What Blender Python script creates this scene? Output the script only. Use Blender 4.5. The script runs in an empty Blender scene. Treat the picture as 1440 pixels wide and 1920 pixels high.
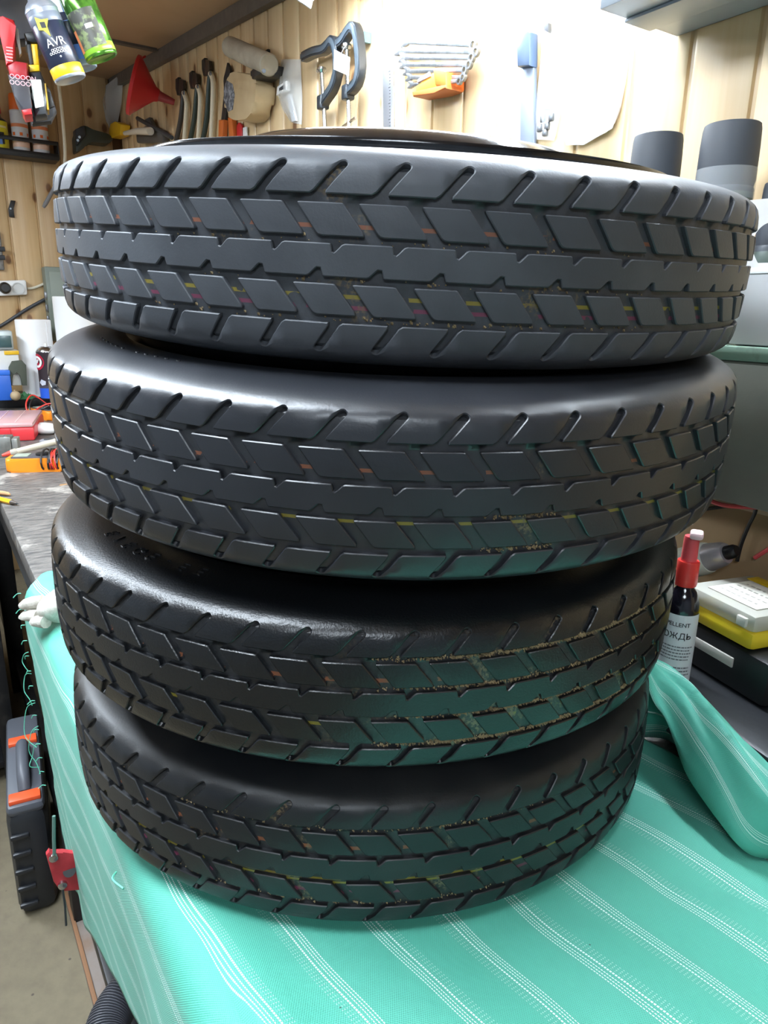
import bpy, bmesh, math, random
import numpy as np
from mathutils import Vector, Matrix
from mathutils.geometry import delaunay_2d_cdt

random.seed(7)
rng = np.random.default_rng(7)
PI = math.pi
scn = bpy.context.scene
COL = scn.collection

# ------------------------------------------------------------------ camera
EYE_H = 1.26
EYE = Vector((0, 0, EYE_H))
FPX = 1328.0
_th, _ro = math.radians(16.0), math.radians(1.2)
_up = np.array([math.sin(_ro)*math.cos(_th), -math.cos(_ro)*math.cos(_th), -math.sin(_th)])
_fw = np.array([0, 0, 1.0]) - _up*_up[2]; _fw /= np.linalg.norm(_fw)
_rt = np.cross(_fw, _up)
if _rt[0] < 0: _rt = -_rt
CM = np.stack([_rt, _fw, _up])            # camera (right, down, forward) -> world
cam = bpy.data.objects.new('camera', bpy.data.cameras.new('camera'))
COL.objects.link(cam)
_r, _d, _f = (Vector(CM[:, i]) for i in range(3))
m = Matrix.Identity(4)
for i in range(3):
    m[i][0], m[i][1], m[i][2], m[i][3] = _r[i], -_d[i], -_f[i], EYE[i]
cam.matrix_world = m
cam.data.sensor_fit = 'VERTICAL'; cam.data.sensor_height = 36.0
cam.data.lens = FPX/1920*36.0
cam.data.clip_start = 0.02
scn.camera = cam

# ------------------------------------------------------------------ world, exposure
w = bpy.data.worlds.new('world'); scn.world = w; w.use_nodes = True
w.node_tree.nodes['Background'].inputs[0].default_value = (0.75, 0.85, 1, 1)
w.node_tree.nodes['Background'].inputs[1].default_value = 0.25
scn.view_settings.view_transform = 'Standard'
scn.view_settings.look = 'None'
scn.view_settings.gamma = 1.0
scn.view_settings.use_curve_mapping = False
scn.view_settings.exposure = 0.0

# lamps the garage has, plus two unseen panels added for brightness: (name, centre relative to eye, size x, size y, z rotation deg, watts-like emission strength)
LED_WALL = 165.0
LED_TOP = 29.0
LED_ADDED_FILL = 20.0
LED_ADDED_FAR = 75.0
LED_COLOR = (0.80, 0.90, 1.0)

# ------------------------------------------------------------------ pixel -> direction helpers
def ray(px, py):
    return CM @ np.array([(px-720)/FPX, (py-960)/FPX, 1.0])
def on_z(px, py, z):                       # z relative to the eye
    r = ray(px, py); return r*(z/r[2])
def on_plane(px, py, n, d):
    r = ray(px, py); return r*(d/(np.array(n) @ r))
def W(p): return Vector(p) + EYE
AL = math.radians(33)
NA = np.array([math.cos(AL), math.sin(AL), 0.0])     # into the tool wall
TA = np.array([-math.sin(AL), math.cos(AL), 0.0])    # along it, away from the camera
DA = 0.90                                            # tool wall distance
DB = 3.689                                           # far wall distance along TA
ZB = -0.4376                                         # cloth surface, relative to the eye
def ab(a, b, z): return Vector(TA*a + NA*b) + Vector((0, 0, z)) + EYE
ROT_A, ROT_B = math.radians(-57), math.radians(33)

class Fr:
    """a standing reference plane: local x right, z up, y away from the viewer"""
    def __init__(s, P0, rot):
        s.P0 = np.array(P0, float); s.rot = rot
        s.x = np.array([math.cos(rot), math.sin(rot), 0]); s.y = np.array([-math.sin(rot), math.cos(rot), 0])
    def __call__(s, px, py, off=0.0):
        P = on_plane(px, py, s.y, s.y @ s.P0 - off); d = P - s.P0
        return Vector((d @ s.x, -off, d[2]))
    @property
    def loc(s): return W(s.P0)
def frA(px, py, off=0.0): return Fr(on_plane(px, py, NA, DA-off), ROT_A)
def frB(px, py, off=0.0): return Fr(on_plane(px, py, TA, DB-off), ROT_B)
def frZ(px, py, z, rot=None):
    P = on_z(px, py, z)
    return Fr(P, -math.atan2(P[0], P[1]) if rot is None else rot)
def frD(px, py, dist, rot=None):
    r = ray(px, py); P = r*(dist/math.hypot(r[0], r[1]))
    return Fr(P, -math.atan2(P[0], P[1]) if rot is None else rot)

# ------------------------------------------------------------------ materials
def lin(c):
    if isinstance(c, str):
        c = c.lstrip('#'); c = [int(c[i:i+2], 16)/255 for i in (0, 2, 4)]
        c = [x/12.92 if x <= .04045 else ((x+.055)/1.055)**2.4 for x in c]
    return (*c[:3], 1)
MATS = {}
class NT:
    def __init__(s, name):
        s.m = bpy.data.materials.new(name); s.m.use_nodes = True
        s.t = s.m.node_tree; s.b = s.t.nodes['Principled BSDF']
    def n(s, typ, **kw):
        nd = s.t.nodes.new(typ)
        for k, v in kw.items():
            if k.startswith('i_'):
                k2 = k[2:]; nd.inputs[int(k2) if k2.isdigit() else k2.replace('_', ' ')].default_value = v
            else: setattr(nd, k, v)
        return nd
    def l(s, a, b): s.t.links.new(a, b)
    def math(s, op, a, b=None, c=None):
        nd = s.n('ShaderNodeMath', operation=op)
        for i, v in enumerate((a, b, c)):
            if v is None: continue
            if isinstance(v, (int, float)): nd.inputs[i].default_value = v
            else: s.l(v, nd.inputs[i])
        return nd.outputs[0]
    def mix(s, fac, a, b):
        nd = s.n('ShaderNodeMix', data_type='RGBA')
        for i, v in ((0, fac), (6, a), (7, b)):
            if isinstance(v, (int, float)): nd.inputs[i].default_value = v
            elif isinstance(v, tuple): nd.inputs[i].default_value = v
            else: s.l(v, nd.inputs[i])
        return nd.outputs[2]
    def ramp(s, v, lo, hi):
        nd = s.n('ShaderNodeMapRange'); nd.inputs[1].default_value = lo; nd.inputs[2].default_value = hi
        s.l(v, nd.inputs[0]); return nd.outputs[0]
    def noise(s, scale, detail=4, vec=None, rough=.55):
        nd = s.n('ShaderNodeTexNoise'); nd.inputs['Scale'].default_value = scale; nd.inputs['Detail'].default_value = detail
        nd.inputs['Roughness'].default_value = rough
        if vec is not None: s.l(vec, nd.inputs['Vector'])
        return nd.outputs[0]
    def coord(s, which='Object'):
        if not hasattr(s, '_tc'): s._tc = s.n('ShaderNodeTexCoord')
        return s._tc.outputs[which]
    def bump(s, h, strength=.2, dist=.002):
        nd = s.n('ShaderNodeBump'); nd.inputs['Strength'].default_value = strength; nd.inputs['Distance'].default_value = dist
        s.l(h, nd.inputs['Height']); s.l(nd.outputs[0], s.b.inputs['Normal'])
def mat(name, c, rough=.5, metal=0., c2=None, nscale=20., nlo=.45, nhi=.7, bump=0., bscale=120., coat=0., trans=0., alpha=1., emis=0., spec=.5, ecol=None):
    if name in MATS: return MATS[name]
    k = NT(name); b = k.b
    b.inputs['Base Color'].default_value = lin(c); b.inputs['Roughness'].default_value = rough
    b.inputs['Metallic'].default_value = metal; b.inputs['Specular IOR Level'].default_value = spec
    if c2 is not None:
        f = k.ramp(k.noise(nscale, 6, k.coord()), nlo, nhi)
        k.l(k.mix(f, lin(c), lin(c2)), b.inputs['Base Color'])
    if bump: k.bump(k.noise(bscale, 4, k.coord()), bump, .002)
    if coat: b.inputs['Coat Weight'].default_value = coat; b.inputs['Coat Roughness'].default_value = .08
    if trans: b.inputs['Transmission Weight'].default_value = trans
    if alpha < 1: b.inputs['Alpha'].default_value = alpha
    if emis:
        b.inputs['Emission Color'].default_value = lin(ecol or c); b.inputs['Emission Strength'].default_value = emis
    MATS[name] = k.m
    return k.m

# ------------------------------------------------------------------ mesh helpers
def finish(bm, name, material, parent=None, smooth=True, angle=40, loc=None, rot=None, recalc=True):
    if recalc: bmesh.ops.recalc_face_normals(bm, faces=bm.faces)
    me = bpy.data.meshes.new(name); bm.to_mesh(me); bm.free()
    if smooth:
        me.polygons.foreach_set('use_smooth', [True]*len(me.polygons))
        me.set_sharp_from_angle(angle=math.radians(angle))
    if isinstance(material, (list, tuple)):
        for mm in material: me.materials.append(mm)
    elif material: me.materials.append(material)
    o = bpy.data.objects.new(name, me); COL.objects.link(o)
    if parent: o.parent = parent
    if loc is not None: o.location = loc
    if rot is not None: o.rotation_euler = (0, 0, rot)
    return o
def tag(o, label, cat, group=None):
    o['label'] = label; o['category'] = cat
    if group: o['group'] = group
    return o
def struct(o): o['kind'] = 'structure'; return o
def thing(name, label, cat, loc=(0, 0, 0), rot=0., group=None):
    o = bpy.data.objects.new(name, None); COL.objects.link(o)
    o.empty_display_size = .05; o.location = loc
    if isinstance(rot, (int, float)): o.rotation_euler = (0, 0, rot)
    else: o.rotation_euler = rot
    return tag(o, label, cat, group)
def BM(): return bmesh.new()
def rbox(bm, c, s, bev=.002, seg=2, M=None):
    r = bmesh.ops.create_cube(bm, size=1)
    vs = r['verts']
    bmesh.ops.scale(bm, vec=s, verts=vs)
    if bev:
        es = list({e for v in vs for e in v.link_edges})
        r2 = bmesh.ops.bevel(bm, geom=es, offset=min(bev, min(s)*.45), segments=seg, affect='EDGES', profile=.5, clamp_overlap=True)
        vs = list({v for f in r2['faces'] for v in f.verts} | {v for v in vs if v.is_valid})
    bmesh.ops.translate(bm, vec=c, verts=vs)
    if M is not None: bmesh.ops.transform(bm, matrix=M, verts=vs)
    return vs
def lathe(bm, prof, seg=32, M=None, closed=False, a0=0., a1=2*PI):
    full = abs(a1-a0-2*PI) < 1e-6
    n = seg if full else seg+1
    rows = []
    for r, z in prof:
        if r < 1e-6: rows.append([bm.verts.new((0, 0, z))])
        else: rows.append([bm.verts.new((r*math.cos(a0+(a1-a0)*i/seg), r*math.sin(a0+(a1-a0)*i/seg), z)) for i in range(n)])
    pr = list(zip(rows[:-1], rows[1:]))
    if closed: pr.append((rows[-1], rows[0]))
    for A, B in pr:
        for i in range(seg):
            j = (i+1) % n
            if len(A) == 1 and len(B) == 1: continue
            if len(A) == 1: bm.faces.new((A[0], B[j], B[i]))
            elif len(B) == 1: bm.faces.new((A[i], A[j], B[0]))
            else: bm.faces.new((A[i], A[j], B[j], B[i]))
    vs = [v for row in rows for v in row]
    if M is not None: bmesh.ops.transform(bm, matrix=M, verts=vs)
    return vs
def smooth_path(pts, n=6):
    P = [Vector(p) for p in pts]
    if len(P) < 3: return P
    out = []
    for i in range(len(P)-1):
        p0, p1, p2, p3 = P[max(i-1, 0)], P[i], P[i+1], P[min(i+2, len(P)-1)]
        for k in range(n):
            t = k/n
            out.append(.5*((2*p1)+(-p0+p2)*t+(2*p0-5*p1+4*p2-p3)*t*t+(-p0+3*p1-3*p2+p3)*t**3))
    out.append(P[-1]); return out
def tube(bm, pts, r, seg=8, smooth=0, caps=True):
    P = smooth_path(pts, smooth) if smooth else [Vector(p) for p in pts]
    n = len(P); rows = []
    up = Vector((0, 0, 1)); nrm = None
    for i in range(n):
        t = (P[min(i+1, n-1)]-P[max(i-1, 0)]).normalized()
        if nrm is None:
            a = up if abs(t.z) < .9 else Vector((1, 0, 0)); nrm = (a - t*a.dot(t)).normalized()
        else: nrm = (nrm - t*nrm.dot(t)).normalized()
        b = t.cross(nrm)
        rr = r[i] if isinstance(r, (list, tuple)) and not smooth else (r if not isinstance(r, (list, tuple)) else np.interp(i/(n-1), np.linspace(0, 1, len(r)), r))
        rows.append([bm.verts.new(P[i] + (nrm*math.cos(2*PI*k/seg) + b*math.sin(2*PI*k/seg))*rr) for k in range(seg)])
    for A, B in zip(rows[:-1], rows[1:]):
        for k in range(seg): bm.faces.new((A[k], A[(k+1) % seg], B[(k+1) % seg], B[k]))
    if caps: bm.faces.new(rows[0][::-1]); bm.faces.new(rows[-1])
    return [v for q in rows for v in q]
def prism(bm, pts, y0, y1, bev=.0015, seg=2):
    """polygon in local x,z extruded from y0 (front) to y1 (back)"""
    q = [(p[0], p[-1]) for p in pts]
    ar = sum(q[i][0]*q[(i+1) % len(q)][1]-q[(i+1) % len(q)][0]*q[i][1] for i in range(len(q)))
    if ar < 0: q = q[::-1]
    F = [bm.verts.new((x, y0, z)) for x, z in q]; B = [bm.verts.new((x, y1, z)) for x, z in q]
    f = bm.faces.new(F); g = bm.faces.new(B[::-1])
    n = len(q)
    for i in range(n): bm.faces.new((F[i], B[i], B[(i+1) % n], F[(i+1) % n]))
    if bev:
        es = list(f.edges)+list(g.edges)
        bmesh.ops.bevel(bm, geom=es, offset=bev, segments=seg, affect='EDGES', profile=.5, clamp_overlap=True)
def axis_M(p, q):
    """matrix taking local z to the direction p->q, origin at p"""
    p, q = Vector(p), Vector(q); z = (q-p).normalized()
    return Matrix.Translation(p) @ z.to_track_quat('Z', 'Y').to_matrix().to_4x4()
_fontc = {}
def text_mesh(s, size=1., extrude=.0):
    """letters as a mesh in local x (right), z (up), facing -y, centred"""
    cu = bpy.data.curves.new('lettering', 'FONT'); cu.body = s; cu.size = size; cu.extrude = extrude
    cu.align_x = 'CENTER'; cu.align_y = 'CENTER'
    o = bpy.data.objects.new('lettering', cu); COL.objects.link(o)
    dg = bpy.context.evaluated_depsgraph_get()
    me = bpy.data.meshes.new_from_object(o.evaluated_get(dg))
    COL.objects.unlink(o); bpy.data.objects.remove(o)
    bm = BM(); bm.from_mesh(me); bpy.data.meshes.remove(me)
    for v in bm.verts: v.co = Vector((v.co.x, -v.co.z, v.co.y))
    return bm
def wrap(bm, R, a0=0., dz=0., sub=None):
    """bend a flat front-facing mesh on to a cylinder of radius R; a0 = angle to the right"""
    for v in bm.verts:
        a = v.co.x/R + a0; rr = R - v.co.y
        v.co = Vector((rr*math.sin(a), -rr*math.cos(a), v.co.z+dz))
def label_patch(bm, R, a0, a1, z0, z1, t=.0004, n=14, nz=2):
    rows = []
    for j in range(nz+1):
        z = z0+(z1-z0)*j/nz
        rows.append([bm.verts.new(((R+t)*math.sin(a0+(a1-a0)*i/n), -(R+t)*math.cos(a0+(a1-a0)*i/n), z)) for i in range(n+1)])
    for A, B in zip(rows[:-1], rows[1:]):
        for i in range(n): bm.faces.new((A[i], A[i+1], B[i+1], B[i]))

# ================================================================== the room
def wood_material(name, c1, c2, knot='#6b4020'):
    k = NT(name)
    oi = k.n('ShaderNodeObjectInfo')
    mp = k.n('ShaderNodeMapping'); mp.inputs['Scale'].default_value = (1, 1, .06)
    off = k.n('ShaderNodeVectorMath', operation='ADD')
    sc = k.n('ShaderNodeVectorMath', operation='SCALE'); sc.inputs['Scale'].default_value = 17.0
    comb = k.n('ShaderNodeCombineXYZ'); k.l(oi.outputs['Random'], comb.inputs[0]); k.l(oi.outputs['Random'], comb.inputs[2])
    k.l(comb.outputs[0], sc.inputs[0]); k.l(k.coord(), off.inputs[0]); k.l(sc.outputs[0], off.inputs[1])
    k.l(off.outputs[0], mp.inputs[0])
    g1 = k.noise(55, 5, mp.outputs[0]); g2 = k.noise(9, 3, mp.outputs[0])
    f = k.math('ADD', k.math('MULTIPLY', k.ramp(g1, .35, .7), .5), k.math('MULTIPLY', k.ramp(g2, .3, .7), .5))
    colr = k.mix(f, lin(c1), lin(c2))
    # knots
    sz = k.n('ShaderNodeSeparateXYZ'); k.l(off.outputs[0], sz.inputs[0]); cz = k.n('ShaderNodeCombineXYZ'); k.l(sz.outputs[0], cz.inputs[0]); k.l(sz.outputs[2], cz.inputs[1])
    mv = k.n('ShaderNodeMapping'); mv.inputs['Scale'].default_value = (5.5, 7.0, 1); k.l(cz.outputs[0], mv.inputs[0])
    vo = k.n('ShaderNodeTexVoronoi', feature='F1', voronoi_dimensions='2D'); vo.inputs['Scale'].default_value = 1.0; vo.inputs['Randomness'].default_value = .9
    k.l(mv.outputs[0], vo.inputs['Vector'])
    ring = k.ramp(vo.outputs['Distance'], .075, .045)
    halo = k.ramp(vo.outputs['Distance'], .16, .06)
    colr = k.mix(k.math('MULTIPLY', halo, .35), colr, lin('#a8702f'))
    colr = k.mix(k.math('MULTIPLY', ring, .85), colr, lin(knot))
    hs = k.n('ShaderNodeHueSaturation'); k.l(colr, hs.inputs['Color'])
    k.l(k.math('ADD', k.math('MULTIPLY', oi.outputs['Random'], .22), .88), hs.inputs['Value'])
    k.l(hs.outputs[0], k.b.inputs['Base Color'])
    k.b.inputs['Roughness'].default_value = .42
    k.b.inputs['Coat Weight'].default_value = .25; k.b.inputs['Coat Roughness'].default_value = .25
    k.bump(g1, .12, .001)
    return k.m
M_WOOD = wood_material('varnished_pine', '#dfc79e', '#cba97a')
M_WOODB = wood_material('varnished_pine_far', '#d8ba8c', '#c09a68')
M_PLASTER = mat('grey_blue_plaster', '#8d949c', .8, c2='#7f868e', nscale=3)
M_BACK = mat('dark_backing_pine', '#6b4a28', .8)  # even darker brown of the slab behind the boards

def plank_mesh(wd, z0, z1, th=.012):
    # board with rounded front edges and a narrow tongue on its right side
    h = wd/2; prof = [(-h+.0005, th), (-h+.0005, .005), (-h+.002, .0015), (-h+.006, 0), (h-.012, 0), (h-.008, .002), (h-.006, .006), (h-.0002, .0065), (h-.0002, th)]
    bm = BM()
    lo = [bm.verts.new((x, y, z0)) for x, y in prof]; hi = [bm.verts.new((x, y, z1)) for x, y in prof]
    n = len(prof)
    for i in range(n): bm.faces.new((lo[i], lo[(i+1) % n], hi[(i+1) % n], hi[i]))
    bm.faces.new(lo[::-1]); bm.faces.new(hi)
    bmesh.ops.recalc_face_normals(bm, faces=bm.faces)
    me = bpy.data.meshes.new('plank'); bm.to_mesh(me); bm.free()
    me.polygons.foreach_set('use_smooth', [True]*len(me.polygons)); me.set_sharp_from_angle(angle=math.radians(35))
    return me
CEIL_HI = .963
def ceil_h(a): return CEIL_HI - .0968*(DB-max(a, 1.5))
CEIL_TOP = EYE_H + CEIL_HI + .05
A_MIN, B_MIN = -1.9, -2.0
def box_obj(name, corners_ab, z0, z1, material):
    bm = BM()
    lo = [bm.verts.new(ab(a, b, 0)*1.0) for a, b in corners_ab]
    for v in lo: v.co.z = z0
    hi = [bm.verts.new((v.co.x, v.co.y, z1)) for v in lo]
    n = len(lo)
    bm.faces.new(lo[::-1]); bm.faces.new(hi)
    for i in range(n): bm.faces.new((lo[i], lo[(i+1) % n], hi[(i+1) % n], hi[i]))
    return finish(bm, name, material, smooth=False)
wall_r = struct(box_obj('wall_right', [(A_MIN, DA+.012), (DB+.012, DA+.012), (DB+.012, DA+.06), (A_MIN, DA+.06)], 0, CEIL_TOP, M_BACK))
wall_f = struct(box_obj('wall_far', [(DB+.012, B_MIN), (DB+.06, B_MIN), (DB+.06, DA+.06), (DB+.012, DA+.06)], 0, CEIL_TOP, M_BACK))
wall_l = struct(box_obj('wall_left', [(A_MIN, B_MIN-.05), (DB+.06, B_MIN-.05), (DB+.06, B_MIN), (A_MIN, B_MIN)], 0, CEIL_TOP, M_PLASTER))
wall_n = struct(box_obj('wall_near', [(A_MIN-.05, B_MIN-.05), (A_MIN, B_MIN-.05), (A_MIN, DA+.06), (A_MIN-.05, DA+.06)], 0, CEIL_TOP, M_PLASTER))

# planks: children of their wall
PW = .0953
me = plank_mesh(PW, 0, 1.0)
s0 = -.5755 + PW/2
for kq in range(-46, 27):
    s = s0 + kq*PW
    a = -s
    if a > DB-.03 or a < A_MIN+.05: continue
    top = min(ceil_h(a), CEIL_HI) + EYE_H
    o = bpy.data.objects.new('plank', me); COL.objects.link(o); o.parent = wall_r
    o.location = Vector((ab(a, DA, 0).x, ab(a, DA, 0).y, 0)); o.rotation_euler = (0, 0, ROT_A); o.scale = (1, 1, top)
    o.data.materials.clear() if False else None
me.materials.append(M_WOOD)
PWB = .115
meb = plank_mesh(PWB, 0, 1.0); meb.materials.append(M_WOODB)
for kq in range(-20, 5):
    b = .4727 + kq*PWB
    if b > DA-.03 or b < B_MIN+.05: continue
    o = bpy.data.objects.new('plank', meb); COL.objects.link(o); o.parent = wall_f
    p = ab(DB, b, 0); o.location = Vector((p.x, p.y, 0)); o.rotation_euler = (0, 0, ROT_B); o.scale = (1, 1, EYE_H+CEIL_HI)

# floor: dusty concrete
k = NT('dusty_concrete')
f1 = k.ramp(k.noise(3.2, 6, k.coord()), .35, .7); f2 = k.ramp(k.noise(30, 6, k.coord()), .4, .75)
c = k.mix(f1, lin('#6e6450'), lin('#80765f')); c = k.mix(k.math('MULTIPLY', f2, .5), c, lin('#5c5343'))
sp = k.n('ShaderNodeTexVoronoi'); sp.inputs['Scale'].default_value = 26; k.l(k.coord(), sp.inputs['Vector'])
c = k.mix(k.ramp(sp.outputs['Distance'], .09, .05), c, lin('#4a4339'))
k.l(c, k.b.inputs['Base Color']); k.b.inputs['Roughness'].default_value = .75
k.bump(k.noise(60, 6, k.coord()), .3, .003)
M_FLOOR = k.m
struct(box_obj('floor', [(A_MIN-.05, B_MIN-.05), (DB+.06, B_MIN-.05), (DB+.06, DA+.06), (A_MIN-.05, DA+.06)], -.06, 0, M_FLOOR))

# ceiling: tan hardboard sheets, sloping over the tool wall
M_CEIL = mat('tan_hardboard', '#b99a78', .55, c2='#a98862', nscale=2.5, bump=.05, bscale=300)
M_STRIP = mat('dark_painted_strip', '#5c554e', .6, c2='#686058', nscale=40)
bm = BM()
sec = [(DB+.06, ceil_h(DB+.06)), (1.5, ceil_h(1.5)), (A_MIN-.05, ceil_h(1.5))]
for (a0, h0), (a1, h1) in zip(sec[:-1], sec[1:]):
    q = [ab(a0, B_MIN-.05, h0), ab(a1, B_MIN-.05, h1), ab(a1, DA+.06, h1), ab(a0, DA+.06, h0)]
    lo = [bm.verts.new(p) for p in q]; hi = [bm.verts.new(p+Vector((0, 0, .04))) for p in q]
    bm.faces.new(lo); bm.faces.new(hi[::-1])
    for i in range(4): bm.faces.new((lo[i], lo[(i+1) % 4], hi[(i+1) % 4], hi[i]))
struct(finish(bm, 'ceiling', M_CEIL, smooth=False))
# dark strip where the tool wall meets the ceiling, and one dark seam strip across the ceiling
bm = BM(); 
pp = [(DB-.005, ceil_h(DB)), (1.5, ceil_h(1.5)), (A_MIN+.01, ceil_h(1.5))]
for (a0, h0), (a1, h1) in zip(pp[:-1], pp[1:]):
    q = [ab(a0, DA-.002, h0-.045), ab(a1, DA-.002, h1-.045), ab(a1, DA-.002, h1-.001), ab(a0, DA-.002, h0-.001)]
    q2 = [p - Vector(NA)*.022 for p in q]
    A = [bm.verts.new(p) for p in q]; B = [bm.verts.new(p) for p in q2]
    bm.faces.new(A); bm.faces.new(B[::-1])
    for i in range(4): bm.faces.new((A[i], A[(i+1) % 4], B[(i+1) % 4], B[i]))
struct(finish(bm, 'trim_1', M_STRIP, smooth=False))
bm = BM(); a = 2.92
q = [ab(a-.012, B_MIN+.01, ceil_h(a)-.001), ab(a+.012, B_MIN+.01, ceil_h(a)-.001), ab(a+.012, DA-.03, ceil_h(a)-.001), ab(a-.012, DA-.03, ceil_h(a)-.001)]
A = [bm.verts.new(p) for p in q]; B = [bm.verts.new(p-Vector((0, 0, .008))) for p in q]
bm.faces.new(A); bm.faces.new(B[::-1])
for i in range(4): bm.faces.new((A[i], A[(i+1) % 4], B[(i+1) % 4], B[i]))
struct(finish(bm, 'trim_2', M_STRIP, smooth=False))

# ------------------------------------------------------------------ lamps (each carries its own light)
M_HOUS = mat('white_lamp_housing', '#e8e8e6', .4)
def led_lamp(name, label, loc, rot, lx, ly, strength, tilt=0., group=None):
    t = thing(name, label, 'lamp', loc, (tilt, 0, rot), group)
    bm = BM(); rbox(bm, (0, 0, .012), (lx+.02, ly+.02, .024), .003); finish(bm, 'housing', M_HOUS, t)
    bm = BM(); rbox(bm, (0, 0, -.005), (lx, ly, .009), .003)
    finish(bm, 'diffuser', mat('led_diffuser_%s' % name[:12]+str(int(strength*10)), (1, 1, 1), .5, emis=strength, ecol=LED_COLOR), t)
    for s in (-1, 1):
        bm = BM(); rbox(bm, (s*(lx/2+.012), 0, .003), (.006, ly+.024, .03), .002); finish(bm, 'end_cap', mat('lamp_end_grey', '#b0b0b0', .4), t)
    return t
led_lamp('led_batten', 'bright white led batten above the orange wrench holder on the plank wall', ab(.90, DA-.135, .635), ROT_A, 1.30, .06, LED_WALL, tilt=math.radians(-18))
led_lamp('ceiling_led_panel', 'long wide white led panel on the ceiling along the bench front', ab(.84, -.24, ceil_h(1.0)-.0245), ROT_A, 1.30, .40, LED_TOP)
led_lamp('ceiling_led_panel', 'small white led panel on the ceiling between the wheel stack and the plank wall', Vector((.52, .30, ceil_h(1.0)+EYE_H-.0245)), ROT_A, .20, .12, LED_TOP)
led_lamp('ceiling_led_panel', 'large added white fill panel on the ceiling at the near end of the garage', ab(-.85, -.7, ceil_h(1.0)-.0245), ROT_A, .6, .6, LED_ADDED_FILL)  # unseen panel, added as fill for the tread fronts
led_lamp('ceiling_led_panel', 'wide added white fill panel on the ceiling towards the far wall', ab(2.35, -.75, ceil_h(2.35)-.055), ROT_A, .9, .25, LED_ADDED_FAR)  # unseen panel, added to brighten the far left of the room

# ================================================================== the four wheels
NP = 54; RT = .29; PITCH = 2*PI*RT/NP
_pz = [0, .010, .020, .030, .036, .042, .0458, .0486, .0509, .0530, .0549, .0566, .0580, .0591, .0599, .0603, .0600, .0580, .0540, .0490]
_prr = [.290, .28995, .2897, .2891, .2887, .2880, .2870, .2853, .2828, .2795, .2754, .2704, .2646, .2580, .2500, .2410, .2320, .2245, .2185, .2150]
def _dense():
    P = smooth_path([(z, r, 0) for z, r in zip(_pz, _prr)], 12)
    return np.array([[p.x, p.y] for p in P])
_pd = _dense(); _pw = np.concatenate([[0], np.cumsum(np.hypot(np.diff(_pd[:, 0]), np.diff(_pd[:, 1])))])
_tg = np.gradient(_pd, axis=0); _tg /= np.linalg.norm(_tg, axis=1)[:, None]
WMAX = _pw[-1]
def S(x, wv, h):
    """tyre surface: x along the tread (m), wv across (m, arc), h above the surface"""
    s = 1 if wv >= 0 else -1; q = abs(wv)
    z = np.interp(q, _pw, _pd[:, 0]); r = np.interp(q, _pw, _pd[:, 1])
    tz = np.interp(q, _pw, _tg[:, 0]); tr = np.interp(q, _pw, _tg[:, 1])
    nz, nr = -tr, tz                      # outward normal (rotate tangent)
    r += nr*h; z += nz*h
    th = x/RT
    return Vector((r*math.cos(th), r*math.sin(th), s*z))
DEPTH, BEV = .0034, .0006
def round_poly(pts, rads, n=3):
    out = []; N = len(pts)
    for i in range(N):
        p = Vector(pts[i]); a = Vector(pts[i-1])-p; b = Vector(pts[(i+1) % N])-p; r = rads[i]
        if r <= 0: out.append(p); continue
        la, lb = a.length, b.length; a.normalize(); b.normalize()
        d = min(r, la*.45, lb*.45)
        for k in range(n+1):
            t = k/n; out.append((p+a*d)*(1-t)**2 + p*2*t*(1-t) + (p+b*d)*t*t)
    return out
def cell(bm, outline, wall, x0=0., steiner=(6, 5)):
    """raised tread piece. outline: ccw (x,w); wall[i]: edge i->i+1 is a free wall (else shared line)"""
    N = len(outline); P = [Vector((p[0], p[1])) for p in outline]; I = []
    for i in range(N):
        wp, wn = wall[i-1], wall[i]
        e0 = (P[i]-P[i-1]).normalized(); e1 = (P[(i+1) % N]-P[i]).normalized()
        n0 = Vector((-e0.y, e0.x)); n1 = Vector((-e1.y, e1.x))
        if wp and wn:
            bq = n0+n1; bl = max(bq.length_squared, .5); I.append(P[i] + bq*(2*BEV/bl))
        elif wp: I.append(P[i] + e1*BEV)
        elif wn: I.append(P[i] - e0*BEV)
        else: I.append(P[i].copy())
    lo, ou = {}, {}
    for i in range(N):
        if wall[i] or wall[i-1]:
            lo[i] = bm.verts.new(S(P[i].x+x0, P[i].y, -DEPTH)); ou[i] = bm.verts.new(S(P[i].x+x0, P[i].y, -BEV))
    xs = [p.x for p in I]; ys = [p.y for p in I]
    pts = list(I); gx, gy = steiner
    def inside(p):
        c = False
        for i in range(N):
            a, b = I[i], I[(i+1) % N]
            if (a.y > p.y) != (b.y > p.y) and p.x < (b.x-a.x)*(p.y-a.y)/(b.y-a.y)+a.x: c = not c
        return c
    def clear(p):
        for i in range(N):
            a, b = I[i], I[(i+1) % N]; ab_ = b-a
            t = max(0, min(1, (p-a).dot(ab_)/max(ab_.length_squared, 1e-12)))
            if (a+ab_*t-p).length < .0011: return False
        return True
    for i in range(1, gx):
        for j in range(1, gy):
            p = Vector((min(xs)+(max(xs)-min(xs))*i/gx, min(ys)+(max(ys)-min(ys))*j/gy))
            if inside(p) and clear(p): pts.append(p)
    r = delaunay_2d_cdt(pts, [(i, (i+1) % N) for i in range(N)], [list(range(N))], 1, 1e-7)
    vs = [bm.verts.new(S(p.x+x0, p.y, 0.)) for p in r[0]]
    om = {}
    for k, src in enumerate(r[3]):
        for q in src:
            if q < N: om[q] = vs[k]
    for fc in r[2]:
        try: bm.faces.new([vs[i] for i in fc])
        except ValueError: pass
    for i in range(N):
        if wall[i]:
            j = (i+1) % N
            bm.faces.new((ou[i], ou[j], om[j], om[i])); bm.faces.new((lo[i], lo[j], ou[j], ou[i]))
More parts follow.
